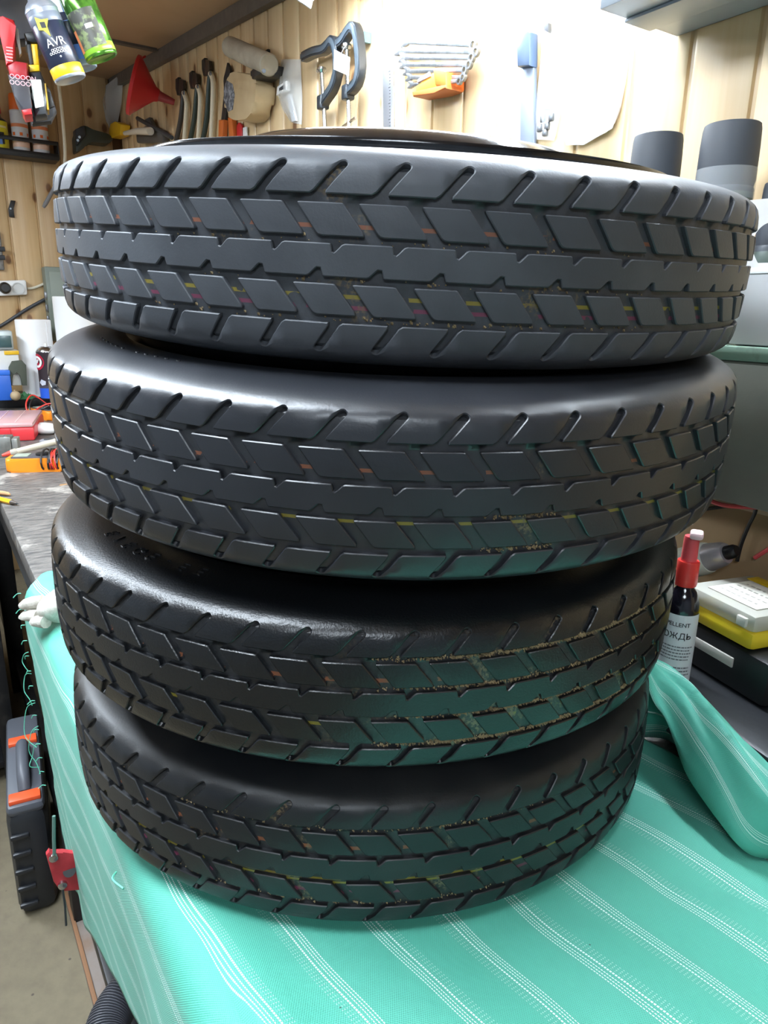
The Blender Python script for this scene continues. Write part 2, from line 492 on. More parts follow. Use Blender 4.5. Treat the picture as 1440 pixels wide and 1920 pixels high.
def shoulder_cell(sign):
    """one lug of a shoulder row with half of the slot on either side"""
    p = PITCH; w0, w1, wend = .0330, .0500, .0560
    if sign > 0: uo, ue = .655, 1.09
    else: uo, ue = 1.00, .65
    sw = .0024                              # half slot width
    x_o, x_e = uo*p, ue*p
    d = Vector((x_e-x_o, w1-w0)).normalized(); nn = Vector((d.y, -d.x))   # to the right of the slot
    q = Vector((x_e, w1)) - d*sw
    apex = q + d*sw
    def wallpts(side):                      # from the opening up to the apex
        b = Vector((x_o, w0)); pts = []
        k = sw/abs(nn.x)
        pts.append(b + Vector((side*(k+.0012), 0)))
        pts.append(b + Vector((side*k, 0)) + d*.0020)
        pts.append(b + (q-b)*.5 + nn*side*sw)
        for t in (0, 30, 60):
            t = math.radians(t); pts.append(q + nn*side*sw*math.cos(t) + d*sw*math.sin(t))
        return pts
    R = wallpts(+1); L = [v+Vector((p, 0)) for v in wallpts(-1)]
    out, wl = [], []
    # bottom edge, left to right
    n = 4
    for i in range(n): out.append(R[0].lerp(L[0], i/n)); wl.append(True)
    for v in L: out.append(v); wl.append(True)
    out.append(apex+Vector((p, 0))); wl.append(False)
    xs = [apex.x + p - p*i/4 for i in range(5)]
    # snap the top edge to the casing grid
    for x in xs: out.append(Vector((x, wend))); wl.append(False)
    out.append(apex); wl.append(True)
    for v in reversed(R[1:]): out.append(v); wl.append(True)
    if sign < 0: 
        pass
    return out, wl
def mirror(out, wl):
    o2 = [Vector((v.x, -v.y)) for v in reversed(out)]
    N = len(out); w2 = [wl[(N-2-i) % N] for i in range(N)]
    return o2, w2
def rib_cell():
    p = PITCH; h = .0086; nd = .0046
    u0 = .30
    top = [(1.30, h), (1.13, h), (1.08, h-.0006), (.985, h-nd+.0008), (.955, h-nd), (.925, h-nd+.0004), (.912, h-.0018), (.895, h-.0004), (.87, h)]
    top = top + [(.58, h), (.30, h)]
    bot = [(.30, -h), (.50, -h), (.545, -h+.0006), (.645, -h+nd-.0008), (.675, -h+nd), (.735, -h+nd-.0002), (.757, -h+.0022), (.775, -h+.0004), (.80, -h), (1.05, -h), (1.30, -h)]
    pts = [Vector((u*p, y)) for u, y in bot+top]
    nb, nt = len(bot), len(top)
    wl = [True]*(nb-1)+[False]+[True]*(nt-1)+[False]
    return pts, wl
def block_outline(TL, TR, BL, BR, y0, y1):
    p = PITCH
    q = [(BL*p, y0), (BR*p, y0), ((BR*.93+TR*.07)*p, y0+.0022), ((TR*.9+BR*.1)*p, y1-.0016), (TR*p, y1), (TL*p, y1)]
    return round_poly(q, [.0022, .0012, .001, .001, .0016, .0016], 2)
def casing_bm():
    bm = BM(); nseg = NP*4
    ws = [(0, -DEPTH), (.010, -DEPTH), (.020, -DEPTH), (.0285, -DEPTH), (.033, -DEPTH), (.040, -DEPTH), (.047, -DEPTH), (.0532, -DEPTH)]
    ws2 = [(.0560, 0.), (.0580, 0), (.061, 0), (.065, 0), (.070, 0), (.075, 0), (.080, 0), (.086, 0), (.092, 0), (.098, 0), (.103, 0), (.108, 0), (WMAX, 0)]
    half = ws+[(.0545, -DEPTH)]+ws2
    seq = [(-a, h) for a, h in reversed(half[1:])]+half
    # grid phase: shoulder top edges start at slot apex positions, so shift each side
    rows = []
    for wv, h in seq:
        sh = 1.09*PITCH if wv > 0 else .65*PITCH
        if abs(wv) < .0545: sh = 1.09*PITCH
        rows.append([bm.verts.new(S(sh + i*PITCH/4, wv, h)) for i in range(nseg)])
    for A, B, (wa, ha), (wb, hb) in zip(rows[:-1], rows[1:], seq[:-1], seq[1:]):
        if abs(abs(wa)-abs(wb)) < .0016 and abs(ha-hb) > .001: continue      # open under the shoulder lugs
        for i in range(nseg):
            j = (i+1) % nseg
            bm.faces.new((A[i], A[j], B[j], B[i]))
    return bm
bm = casing_bm()
up_o, up_w = shoulder_cell(1); dn_o, dn_w = mirror(*shoulder_cell(-1)); rb_o, rb_w = rib_cell()
for kq in range(NP):
    cell(bm, up_o, up_w, kq*PITCH, (5, 5)); cell(bm, dn_o, dn_w, kq*PITCH, (5, 5)); cell(bm, rb_o, rb_w, kq*PITCH, (6, 4))
bmesh.ops.remove_doubles(bm, verts=bm.verts, dist=2e-5)
ME_TYRE = bpy.data.meshes.new('tyre'); bm.to_mesh(ME_TYRE); bm.free()
ME_TYRE.polygons.foreach_set('use_smooth', [True]*len(ME_TYRE.polygons)); ME_TYRE.set_sharp_from_angle(angle=math.radians(28))
ME_BLK = []
for (TL, TR, BL, BR, y0, y1) in ((.31, 1.073, .678, 1.44, .0122, .0288), (.254, .975, .62, 1.34, -.0288, -.0122)):
    o = block_outline(TL, TR, BL, BR, y0, y1)
    bm = BM(); cell(bm, o, [True]*len(o), 0., (5, 4))
    bmesh.ops.remove_doubles(bm, verts=bm.verts, dist=1e-6)
    me = bpy.data.meshes.new('tread_block'); bm.to_mesh(me); bm.free()
    me.polygons.foreach_set('use_smooth', [True]*len(me.polygons)); me.set_sharp_from_angle(angle=math.radians(28))
    ME_BLK.append(me)
# steel wheel
bm = BM()
lathe(bm, [(.2125, .0475), (.2155, .0500), (.2190, .0570), (.2215, .0635), (.2225, .0665), (.2215, .0688), (.2190, .0690), (.2165, .0660), (.2130, .0560), (.2060, .0500), (.1960, .0470), (.1900, .0300), (.1860, -.0200), (.1960, -.0420), (.2060, -.0440), (.2130, -.0490), (.2180, -.0550), (.2205, -.0555), (.2215, -.0535), (.2190, -.0500), (.2155, -.0465), (.2125, -.0445), (.2020, -.0400), (.1925, -.018), (.1965, .030), (.2020, .0440)], 96, closed=True)
bmesh.ops.recalc_face_normals(bm, faces=bm.faces)
ME_RIM = bpy.data.meshes.new('rim'); bm.to_mesh(ME_RIM); bm.free()
bm = BM()
lathe(bm, [(.1900, .0290), (.1800, .0340), (.1680, .0460), (.1560, .0640), (.1480, .0780), (.1425, .0835), (.1360, .0862), (.1200, .0868), (.1000, .0850), (.0700, .0830), (.0450, .0830), (.0330, .0820), (.0300, .0780), (.0300, .0700), (.0330, .0740), (.0700, .0790), (.1000, .0810), (.1340, .0810), (.1440, .0720), (.1600, .0450), (.1780, .0270), (.1880, .0240)], 96, closed=True)
bmesh.ops.recalc_face_normals(bm, faces=bm.faces)
ME_DISC = bpy.data.meshes.new('wheel_disc'); bm.to_mesh(ME_DISC); bm.free()
for me in (ME_RIM, ME_DISC):
    me.polygons.foreach_set('use_smooth', [True]*len(me.polygons)); me.set_sharp_from_angle(angle=math.radians(60))
M_RIM = mat('glossy_black_enamel', '#101114', .16, c2='#1c1d20', nscale=90, bump=.04, bscale=400, coat=.6)
ME_RIM.materials.append(M_RIM); ME_DISC.materials.append(M_RIM)

def rubber(name, base, dusty, rough, dust, bump, sand, stripes, sand_ang=(0, 360), wet=0., spec=.5):
    """tyre rubber: fine grain, dust patches, sand lying in the grooves, rests of the painted tread lines"""
    k = NT(name)
    co = k.coord(); sx = k.n('ShaderNodeSeparateXYZ'); k.l(co, sx.inputs[0])
    x, y, z = sx.outputs
    rad = k.math('SQRT', k.math('ADD', k.math('MULTIPLY', x, x), k.math('MULTIPLY', y, y)))
    n1 = k.noise(14, 6, co); n2 = k.noise(160, 4, co)
    f = k.math('MULTIPLY', k.ramp(n1, .42, .72), dust)
    c = k.mix(f, lin(base), lin(dusty))
    az = k.math('ABSOLUTE', z)
    lim = k.math('SUBTRACT', .2875, k.math('MULTIPLY', k.math('POWER', k.math('DIVIDE', az, .046), 3.), .0024))
    floor = k.math('MULTIPLY', k.math('LESS_THAN', rad, lim), k.math('LESS_THAN', az, .0470))
    # brownish dust on the groove floors
    c = k.mix(k.math('MULTIPLY', floor, k.ramp(n2, .3, .9)), c, lin('#3a3b3d'))
    for (zc, hw, colr, thr) in stripes:
        msk = k.math('LESS_THAN', k.math('ABSOLUTE', k.math('SUBTRACT', z, zc)), hw)
        msk = k.math('MULTIPLY', k.math('MULTIPLY', msk, floor), k.math('GREATER_THAN', k.noise(38, 3, co), thr))
        c = k.mix(k.math('MULTIPLY', msk, .6), c, lin(colr))
    if sand > 0:
        ang = k.math('ARCTAN2', y, x)
        amask = k.math('MULTIPLY', k.ramp(ang, math.radians(sand_ang[0]), math.radians(sand_ang[0])+.25), k.ramp(ang, math.radians(sand_ang[1]), math.radians(sand_ang[1])-.15))
        sm = k.math('MULTIPLY', k.math('MULTIPLY', k.math('MULTIPLY', k.ramp(k.noise(30, 4, co, .7), .60-sand*.2, .70-sand*.2), k.ramp(k.noise(420, 3, co, .6), .46, .58)), floor), amask)
        c = k.mix(sm, c, lin('#75664d'))
    k.l(c, k.b.inputs['Base Color'])
    rr = k.math('ADD', rough, k.math('MULTIPLY', f, .12)); k.l(rr, k.b.inputs['Roughness'])
    k.b.inputs['Specular IOR Level'].default_value = spec
    if wet: k.b.inputs['Coat Weight'].default_value = wet; k.b.inputs['Coat Roughness'].default_value = .2
    k.bump(k.math('ADD', k.noise(650, 2, co), k.math('MULTIPLY', n1, .12)), bump, .0010)
    return k.m
ORANGE, YEL, MAG = '#9a5b3a', '#a3922c', '#8a3a58'
WHEELS = [
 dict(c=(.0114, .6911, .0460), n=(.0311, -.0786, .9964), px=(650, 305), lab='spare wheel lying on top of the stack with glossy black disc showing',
      mat=rubber('hazed_dusty_rubber', '#43464b', '#5a5e64', .46, .55, .10, .03, [(.0172, .0011, ORANGE, .42), (-.0188, .0011, YEL, .4), (-.0246, .0011, MAG, .4)], (-125, -60), 0., .35)),  # base greyed to carry lens flare haze, besides the real dust
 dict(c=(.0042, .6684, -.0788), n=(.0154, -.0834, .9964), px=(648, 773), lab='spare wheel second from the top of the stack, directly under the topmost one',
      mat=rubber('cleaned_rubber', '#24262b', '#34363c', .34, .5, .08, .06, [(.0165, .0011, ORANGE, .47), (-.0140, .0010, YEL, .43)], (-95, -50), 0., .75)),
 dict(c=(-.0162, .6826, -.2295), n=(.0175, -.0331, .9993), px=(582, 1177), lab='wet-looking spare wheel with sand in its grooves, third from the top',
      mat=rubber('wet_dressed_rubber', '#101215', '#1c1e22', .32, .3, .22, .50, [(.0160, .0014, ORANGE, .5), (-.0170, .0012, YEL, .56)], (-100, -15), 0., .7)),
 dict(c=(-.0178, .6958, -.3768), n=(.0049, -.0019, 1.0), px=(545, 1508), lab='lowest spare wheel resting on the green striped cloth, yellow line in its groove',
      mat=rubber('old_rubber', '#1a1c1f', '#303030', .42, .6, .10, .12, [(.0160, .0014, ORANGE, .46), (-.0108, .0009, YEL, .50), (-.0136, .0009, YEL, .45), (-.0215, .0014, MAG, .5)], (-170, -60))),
]
def proj(P):
    c = CM.T @ np.array(P); return 720+FPX*c[0]/c[2], 960+FPX*c[1]/c[2]
WOBJ = []
for wi, d in enumerate(WHEELS):
    n = Vector(d['n']).normalized(); e1 = (Vector((1, 0, 0)) - n*n.x).normalized(); e2 = n.cross(e1)
    R3 = Matrix((e1, e2, n)).transposed()
    best = (9e9, 0)
    for kq in range(80):                    # turn the wheel so that a slot falls where the photo shows one
        ph = kq/80*2*PI/NP
        for j in range(NP):
            th = ph + 1.09*PITCH/RT + j*2*PI/NP
            dl = (th+PI/2+PI) % (2*PI)-PI
            if abs(dl) > .7: continue
            q = R3 @ Vector((.285*math.cos(th), .285*math.sin(th), .0505)) + Vector(d['c'])
            e = abs(proj(q)[0]-d['px'][0])
            if e < best[0]: best = (e, ph)
    M4 = Matrix.Translation(W(d['c'])) @ R3.to_4x4()
    t = thing('spare_wheel', d['lab'], 'wheel', group='stack of four spare wheels')
    t.matrix_world = M4
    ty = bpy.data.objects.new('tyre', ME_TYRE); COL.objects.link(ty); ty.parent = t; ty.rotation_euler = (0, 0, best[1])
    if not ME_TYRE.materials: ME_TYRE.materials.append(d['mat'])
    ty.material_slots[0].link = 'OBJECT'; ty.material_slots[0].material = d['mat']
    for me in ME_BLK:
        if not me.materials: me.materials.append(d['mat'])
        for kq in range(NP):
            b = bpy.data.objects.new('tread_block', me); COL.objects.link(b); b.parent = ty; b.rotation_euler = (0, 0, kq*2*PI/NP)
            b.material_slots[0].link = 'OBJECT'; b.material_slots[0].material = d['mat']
    r = bpy.data.objects.new('rim', ME_RIM); COL.objects.link(r); r.parent = t
    r = bpy.data.objects.new('wheel_disc', ME_DISC); COL.objects.link(r); r.parent = t
    r['label'] = 'glossy black dished wheel disc'
    d['R3'] = R3; d['ph'] = best[1]; d['ty'] = ty; WOBJ.append(t)

# raised lettering on the upper sidewall of the third wheel, and short moulded dashes on the second
def sidewall_text(wi, s, ang0, step, size, r):
    d = WHEELS[wi]; ty = d['ty']
    for i, ch in enumerate(s):
        if ch == ' ': continue
        bm = text_mesh(ch, size, .0006)
        th = math.radians(ang0 + i*step) - d['ph']
        i_w = np.argmin(abs(_pd[80:, 1]-r))+80; z = _pd[i_w, 0]
        ez = Vector((-math.sin(th), math.cos(th), 0)); er = Vector((math.cos(th), math.sin(th), 0))
        tg = Vector((0, 0, 0)) + er*_tg[i_w, 1] + Vector((0, 0, 1))*_tg[i_w, 0]
        nrm = ez.cross(-tg).normalized()
        if nrm.z < 0: nrm = -nrm
        for v in bm.verts:
            q = v.co.copy(); v.co = er*r + Vector((0, 0, z)) + ez*q.x - tg*q.z + nrm*(-q.y+.0001)
        finish(bm, 'raised_letter', d['mat'], ty, smooth=False)
sidewall_text(2, 'E/EGE-EE', -141, 3.6, .015, .2510)
sidewall_text(1, '------ -----', -152, 2.6, .012, .2500)
# sand grains lying in grooves: real grains, too many to pick apart
def sand_grains(wi, a0, a1, n, seed, rows):
    d = WHEELS[wi]; g = np.random.default_rng(seed); bm = BM()
    for _ in range(n):
        cl = g.random()
        th = math.radians(a0+(a1-a0)*g.beta(1.6, 1.3))
        wv = rows[g.integers(len(rows))]*1.0 + g.normal(0, .0008)
        q = S(th*RT, wv, -DEPTH+.0004); sz = .0003+.0006*g.random()**2
        vs = bmesh.ops.create_icosphere(bm, subdivisions=0 or 1, radius=sz)['verts'] if False else [bm.verts.new(q+Vector(v)*sz) for v in ((1, 1, 1), (1, -1, -1), (-1, 1, -1), (-1, -1, 1))]
        for f in ((0, 1, 2), (0, 3, 1), (0, 2, 3), (1, 3, 2)): bm.faces.new([vs[i] for i in f])
    o = finish(bm, 'sand_grains', mat('sand_grain', '#9c8a68', .9, c2='#6e5d44', nscale=200), d['ty'], smooth=False); o['kind'] = 'stuff'
    o.rotation_euler = (0, 0, -d['ph'])
sand_grains(2, -88, -30, 3600, 3, [.0310, .0104, -.0104, -.0312, .0310, -.0312])
sand_grains(1, -80, -70, 110, 5, [-.0310, -.0104])
sand_grains(0, -125, -60, 140, 9, [-.0310, -.0104, .0104, -.0312])
sand_grains(3, -130, -60, 300, 10, [.0310, -.0310])

# ================================================================== bench and cloth
ZT = ZB - .0022                             # bench surface just under the cloth
k = NT('worn_bench_top')
co = k.coord(); st = k.n('ShaderNodeMapping'); st.inputs['Scale'].default_value = (4, 1, 1); k.l(co, st.inputs[0])
n1 = k.noise(7, 8, co, .65); n2 = k.noise(22, 7, st.outputs[0], .65); n3 = k.noise(70, 5, co)
c = k.mix(k.ramp(n2, .38, .66), lin('#3f3e3e'), lin('#75716c'))
c = k.mix(k.ramp(n1, .56, .63), c, lin('#9a968f'))
c = k.mix(k.ramp(k.noise(11, 8, st.outputs[0], .7), .60, .66), c, lin('#2b2927'))
c = k.mix(k.ramp(k.noise(16, 7, co, .6), .66, .70), c, lin('#a07a4d'))
k.l(c, k.b.inputs['Base Color']); k.b.inputs['Roughness'].default_value = .55
k.bump(k.math('ADD', n2, n3), .5, .003)
M_BENCH = k.m
M_STEEL = mat('black_bench_steel', '#1b1b1d', .45, c2='#3a3835', nscale=25, nlo=.55, nhi=.8, bump=.1)
BE = .112                                   # bench front edge
bench = thing('workbench', 'long dark workbench with worn peeling top along the plank wall', 'workbench', ab(1.6, .5, -EYE_H), ROT_A)
def bl(a, b, z):                            # bench-local point (z absolute from floor)
    return Vector((-(a-1.6), b-.5, z))
HB = EYE_H + ZT
bm = BM(); a0, a1 = -.35, DB-.004
rbox(bm, (-((a0+a1)/2-1.6), (BE+DA-.004)/2-.5, HB-.0175), (a1-a0, DA-.004-BE, .035), .004)
finish(bm, 'bench_top', M_BENCH, bench)
bm = BM(); rbox(bm, (-((a0+a1)/2-1.6), BE+.028-.5, HB-.035-.03), (a1-a0, .045, .06), .003); finish(bm, 'front_rail', M_STEEL, bench)
for a in (-.2, 1.36, 2.45, 3.55):
    for b in (BE+.03, DA-.08):
        bm = BM(); rbox(bm, bl(a, b, (HB-.095)/2+.0), (.05, .05, HB-.095), .003); finish(bm, 'leg', M_STEEL, bench)
bm = BM(); rbox(bm, bl(1.6, BE+.03, .14), (3.6, .03, .03), .003); finish(bm, 'stretcher', M_STEEL, bench)
bm = BM(); rbox(bm, bl(1.6, DA-.03, .40), (3.7, .012, .75), .002); finish(bm, 'back_panel', mat('dark_back_panel', '#232322', .7), bench)

# raised black ledge at the far end of the bench
# ------------------------------------------------------------------ the cloth
HEM_A = [-.1, .35, .585, .69, .84, 1.06, 1.2]; HEM_Z = [-.56, -.62, -.69, -.75, -.815, -.915, -.915]
A_FAR = 1.215; RHO = .030; BF = .122
wob = [(rng.uniform(6, 16), rng.uniform(0, 6), rng.uniform(-1, 1)) for _ in range(8)]
CT = np.array(WHEELS[3]['c'])[:2]; CTA, CTB = float(TA[:2] @ CT), float(NA[:2] @ CT)
def cloth_pt(a, c):
    """c > 0 across the bench top, c < 0 down over the front edge"""
    if c >= 0:
        b = BF + c; z = ZB
        d = math.hypot(a-CTA, b-CTB); k_ = min(1, max(0, (d-.275)/.10))
        wv = sum(q*math.sin(f*(a*.9+b*.45)*2.1+ph) for f, ph, q in wob[:5])*.0030 + math.sin(58*(a*.35+b)+2.0*math.sin(9*a))*.0016
        ridge = .007*math.exp(-((b-BF-.012)/.02)**2)*(0.6+.4*math.sin(17*a+1))
        z += k_*(abs(wv)+ridge)
        z -= .03*max(0, (.30-a))*max(0, (b-.2))          # sags a little towards the near end
        return b, z
    q = -c
    amp = .004*math.sin(11*a+1.3)+.0015*math.sin(27*a)
    if q < RHO*PI/2:
        t = q/RHO; return BF - RHO*math.sin(t), ZB - RHO*(1-math.cos(t)) + .004*math.cos(t)*0
    dn = q-RHO*PI/2
    return BF - RHO - .006*math.sin(min(1, dn/.1)*PI/2) + amp*min(1, dn/.15)*1.2 + .012*min(1, dn/.4), ZB - RHO - dn
NAc, NT_, NHc = 150, 120, 50
bm = BM(); uvl = bm.loops.layers.uv.new('UVMap')
cols = []
uvs = {}
_edge = [on_z(x, y, ZB) for x, y in ((1196, 1372), (1205, 1387), (1240, 1402), (1275, 1425), (1302, 1456), (1350, 1515), (1400, 1588), (1440, 1620), (1520, 1660), (1700, 1760))]
_ea = [float(TA @ p) for p in _edge]; _eb = [float(NA @ p) for p in _edge]
_o = np.argsort(_ea); _ea = list(np.array(_ea)[_o]); _eb = list(np.array(_eb)[_o])
def right_edge(a): return float(np.interp(a, _ea+[_ea[-1]+.12], _eb+[CTB+.16])) if a > _ea[0] else _eb[0]
for i in range(NAc+1):
    a = -.12 + (A_FAR+.12)*i/NAc
    hz = np.interp(a, HEM_A, HEM_Z) + .006*math.sin(40*a)
    Lh = RHO*PI/2 + (ZB-RHO-hz)
    row = []
    for j in range(NHc+NT_+1):
        c_ = -Lh*(1-j/NHc) if j < NHc else (j-NHc)/NT_*(right_edge(a)-BF)
        b, z = cloth_pt(a, c_)
        aa = a + (.012*math.sin(7*c_*8+.5) if i == NAc else 0)
        v = bm.verts.new(ab(aa, b, z)); uvs[v] = (a, c_ + .06*a - .05*math.exp(-a/.35)); row.append(v)
    cols.append(row)
for A, B in zip(cols[:-1], cols[1:]):
    for j in range(NHc+NT_): bm.faces.new((A[j], A[j+1], B[j+1], B[j]))
# the near right corner is turned back over itself: hem and ridge of the fold
def fold_grid():
    hem = [(1205, 1262), (1222, 1318), (1246, 1352), (1268, 1395), (1290, 1445), (1322, 1496), (1352, 1545), (1378, 1585), (1405, 1604), (1450, 1606), (1520, 1612)]
    rid = [(1214, 1236), (1250, 1254), (1284, 1278), (1312, 1302), (1342, 1334), (1376, 1372), (1412, 1412), (1452, 1456), (1500, 1505), (1560, 1560), (1640, 1625)]
    hz = [.105, .078, .066, .055, .046, .036, .026, .016, .009, .008, .008]
    rz = [.110, .100, .098, .096, .094, .090, .084, .076, .066, .052, .040]
    H = smooth_path([W(on_z(x, y, ZB+z)) for (x, y), z in zip(hem, hz)], 5)
    R = smooth_path([W(on_z(x, y, ZB+z)) for (x, y), z in zip(rid, rz)], 5)
    rows = []
    for i, (h, r) in enumerate(zip(H, R)):
        row = []
        for j in range(13):
            t = j/12; p = h.lerp(r, t); p.z += .020*math.sin(PI*t)*min(1, .25+i/30) + .0035*math.sin(13*t+i*.22)
            row.append((p, t))
        d = (r-h); d.z = 0; d.normalize()
        for j in range(1, 7):                            # over the ridge and down behind
            t = j/6; p = r + d*(.035*t) - Vector((0, 0, (r.z-EYE_H-ZB-.002)*t**1.6)); row.append((p, 1+t))
        rows.append(row)
    return rows
FG = fold_grid()
MB_ = []
fb = BM(); fuv = fb.loops.layers.uv.new('UVMap'); fu = {}
fr_ = []
for i, row in enumerate(FG):
    q = []
    for p, t in row:
        v = fb.verts.new(p); fu[v] = (i*.0085, .205 + t*.155 + i*.0006); q.append(v)
    fr_.append(q)
for A, B in zip(fr_[:-1], fr_[1:]):
    for j in range(len(A)-1): fb.faces.new((A[j], A[j+1], B[j+1], B[j]))
for f in fb.faces:
    for lp in f.loops: lp[fuv].uv = fu[lp.vert]
for f in bm.faces:
    for lp in f.loops: lp[uvl].uv = uvs[lp.vert]
# woven green plastic cloth with groups of white threads
k = NT('green_woven_cloth')
uv = k.n('ShaderNodeUVMap'); uv.uv_map = 'UVMap'; sx = k.n('ShaderNodeSeparateXYZ'); k.l(uv.outputs[0], sx.inputs[0])
U, V = sx.outputs[0], sx.outputs[1]
wvn = k.math('MULTIPLY', k.math('SUBTRACT', k.noise(4, 2, uv.outputs[0]), .5), .026)
q = k.math('ADD', V, wvn)
per = .0495
fq = k.math('MULTIPLY', k.math('FRACT', k.math('DIVIDE', k.math('ADD', q, .0555), per)), per)      # metres inside one repeat
alt = k.math('GREATER_THAN', k.math('FRACT', k.math('DIVIDE', k.math('ADD', q, .0555), per*2)), .5)
fq = k.math('ADD', k.math('MULTIPLY', fq, k.math('SUBTRACT', 1., alt)), k.math('MULTIPLY', k.math('SUBTRACT', .030, fq), alt))
def line(pos, hw):
    return k.math('LESS_THAN', k.math('ABSOLUTE', k.math('SUBTRACT', fq, pos)), hw)
dash = k.math('GREATER_THAN', k.math('FRACT', k.math('DIVIDE', U, .0021)), .32)
thin = k.math('MAXIMUM', k.math('MAXIMUM', line(.0150, .00034), line(.0172, .00034)), line(.0194, .00034))
bold = line(.0118, .00062)
dots = k.math('MULTIPLY', k.math('MULTIPLY', k.math('LESS_THAN', fq, .0098), k.math('GREATER_THAN', fq, .0045)),
              k.math('MULTIPLY', k.math('GREATER_THAN', k.math('FRACT', k.math('DIVIDE', fq, .0017)), .62), k.math('GREATER_THAN', k.math('FRACT', k.math('DIVIDE', U, .0029)), .66)))
white = k.math('MAXIMUM', k.math('MULTIPLY', k.math('MAXIMUM', thin, bold), dash), k.math('MULTIPLY', dots, .42))
wx = k.math('SINE', k.math('MULTIPLY', U, 2*PI/.0021)); wy = k.math('SINE', k.math('MULTIPLY', q, 2*PI/.0017))
weave = k.math('MULTIPLY', wx, wy)
g1 = k.ramp(k.noise(6, 5, uv.outputs[0]), .3, .75)
c = k.mix(g1, lin('#4fae98'), lin('#5bb9a3'))
c = k.mix(k.math('MULTIPLY', k.ramp(weave, .35, .95), .55), c, lin('#2a7d6c'))
c = k.mix(k.ramp(k.noise(9, 6, uv.outputs[0], .7), .66, .76), c, lin('#4a9f8b'))
c = k.mix(white, c, lin('#e9f5f0'))
sp = k.n('ShaderNodeTexVoronoi'); sp.inputs['Scale'].default_value = 55; k.l(uv.outputs[0], sp.inputs['Vector'])
spk = k.math('MULTIPLY', k.ramp(sp.outputs['Distance'], .05, .03), k.math('GREATER_THAN', k.noise(30, 2, uv.outputs[0]), .57))
c = k.mix(spk, c, lin('#2b4a40'))
k.l(c, k.b.inputs['Base Color']); k.b.inputs['Roughness'].default_value = .48
k.b.inputs['Sheen Weight'].default_value = .1
k.bump(k.math('ADD', weave, k.math('MULTIPLY', white, 2.)), .35, .0006)
M_CLOTH = k.m
cloth = thing('green_cloth', 'green woven plastic cloth with white striped threads draped over the bench', 'cloth', (0, 0, 0))
o = finish(bm, 'drape', M_CLOTH, cloth, angle=80)
sm = o.modifiers.new('thickness', 'SOLIDIFY'); sm.thickness = .0012; sm.offset = 1
o = finish(fb, 'turned_back_corner', M_CLOTH, cloth, angle=80)
o['label'] = 'corner of the cloth folded back over itself'
sm = o.modifiers.new('thickness', 'SOLIDIFY'); sm.thickness = .0016; sm.offset = 1
# frayed threads along the hanging far edge
M_THR = mat('green_thread', '#63c0a4', .6)
def thr_ab(pts, r=.0007, n=5):
    bm = BM(); tube(bm, [ab(*p) for p in pts], r, 5, smooth=n); finish(bm, 'loose_thread', M_THR, cloth)
for z0, ln, out in ((-.56, .035, .010), (-.60, .06, .013), (-.655, .08, .020), (-.70, .09, .018), (-.735, .05, .014)):
    b0 = BF-RHO-.004
    thr_ab([(A_FAR-.004, b0, z0), (A_FAR+.006+rng.uniform(-.004, .01), b0-out*.6, z0-ln*.15), (A_FAR+.008, b0-out, z0-ln*.55), (A_FAR, b0-out*.75+rng.uniform(-.01, .01), z0-ln*.8), (A_FAR-.002+rng.uniform(-.01, .01), b0-out*.35, z0-ln)])
for i in range(14):
    z0 = -.455-.028*i; thr_ab([(A_FAR-.004, BF-RHO-.004, z0), (A_FAR+.004, BF-RHO-.009, z0-.003), (A_FAR+.006, BF-RHO-.012+rng.uniform(-.004, .004), z0-.009)], .0008, 3)
p = on_plane(232, 1645, NA, BF-RHO-.012)
thr_ab([(TA@p+.02, BF-RHO-.014, p[2]-.01), (TA@p, BF-RHO-.020, p[2]+.002), (TA@p-.018, BF-RHO-.016, p[2]+.006)], .0009)
# a stretched loose yarn at the fold
bm = BM(); tube(bm, [W(on_z(1212, 1334, ZB+.05)), W(on_z(1230, 1337, ZB+.05)), W(on_z(1248, 1345, ZB+.055))], .0008, 5); finish(bm, 'loose_thread', mat('pale_thread', '#a9bdb5', .6), cloth)

# ================================================================== small things: shared builders
M_CHROME = mat('bright_steel', '#c9ccd0', .22, 1.0)
M_GREYST = mat('dull_steel', '#8b8e92', .38, .9, c2='#6c6f73', nscale=60)
M_BLACKP = mat('black_plastic', '#1a1b1d', .42, bump=.05, bscale=500)
M_DGREYP = mat('dark_grey_plastic', '#3b3d41', .5)
M_WHITEP = mat('white_plastic', '#e9e9e7', .4)
M_REDP = mat('red_plastic', '#c02227', .38)
M_ORANGEP = mat('orange_plastic', '#e8702a', .4)
M_YELP = mat('yellow_plastic', '#e3b41c', .4)
M_CLEAR = mat('clear_film', '#eef2f5', .12, alpha=.28, spec=.8)
M_HAZE = mat('hazy_clear_plastic', '#eef0ee', .25, alpha=.38)
M_TEXTD = mat('dark_print', '#2a2a2c', .6)
M_TEXTW = mat('white_print', '#f2f2f0', .5)

def lathe_part(name, prof, m_, parent, seg=32, M=None, closed=False):
    bm = BM(); lathe(bm, prof, seg, M, closed); return finish(bm, name, m_, parent)
def cyl_prof(r, z0, z1, bev=.002):
    return [(0, z0), (r-bev, z0), (r, z0+bev), (r, z1-bev), (r-bev, z1), (0, z1)]
def box_part(name, c, s, m_, parent, bev=.002, M=None):
    bm = BM(); rbox(bm, c, s, bev, 2, M); return finish(bm, name, m_, parent)
def prism_part(name, pts, y0, y1, m_, parent, bev=.0015, rnd=0):
    q = [Vector((p[0], p[-1])) for p in pts]
    if rnd: q = round_poly(q, [rnd]*len(q), 3)
    bm = BM(); prism(bm, q, y0, y1, bev); return finish(bm, name, m_, parent)
def tube_part(name, pts, r, m_, parent, seg=10, smooth=0):
    bm = BM(); tube(bm, pts, r, seg, smooth); return finish(bm, name, m_, parent)
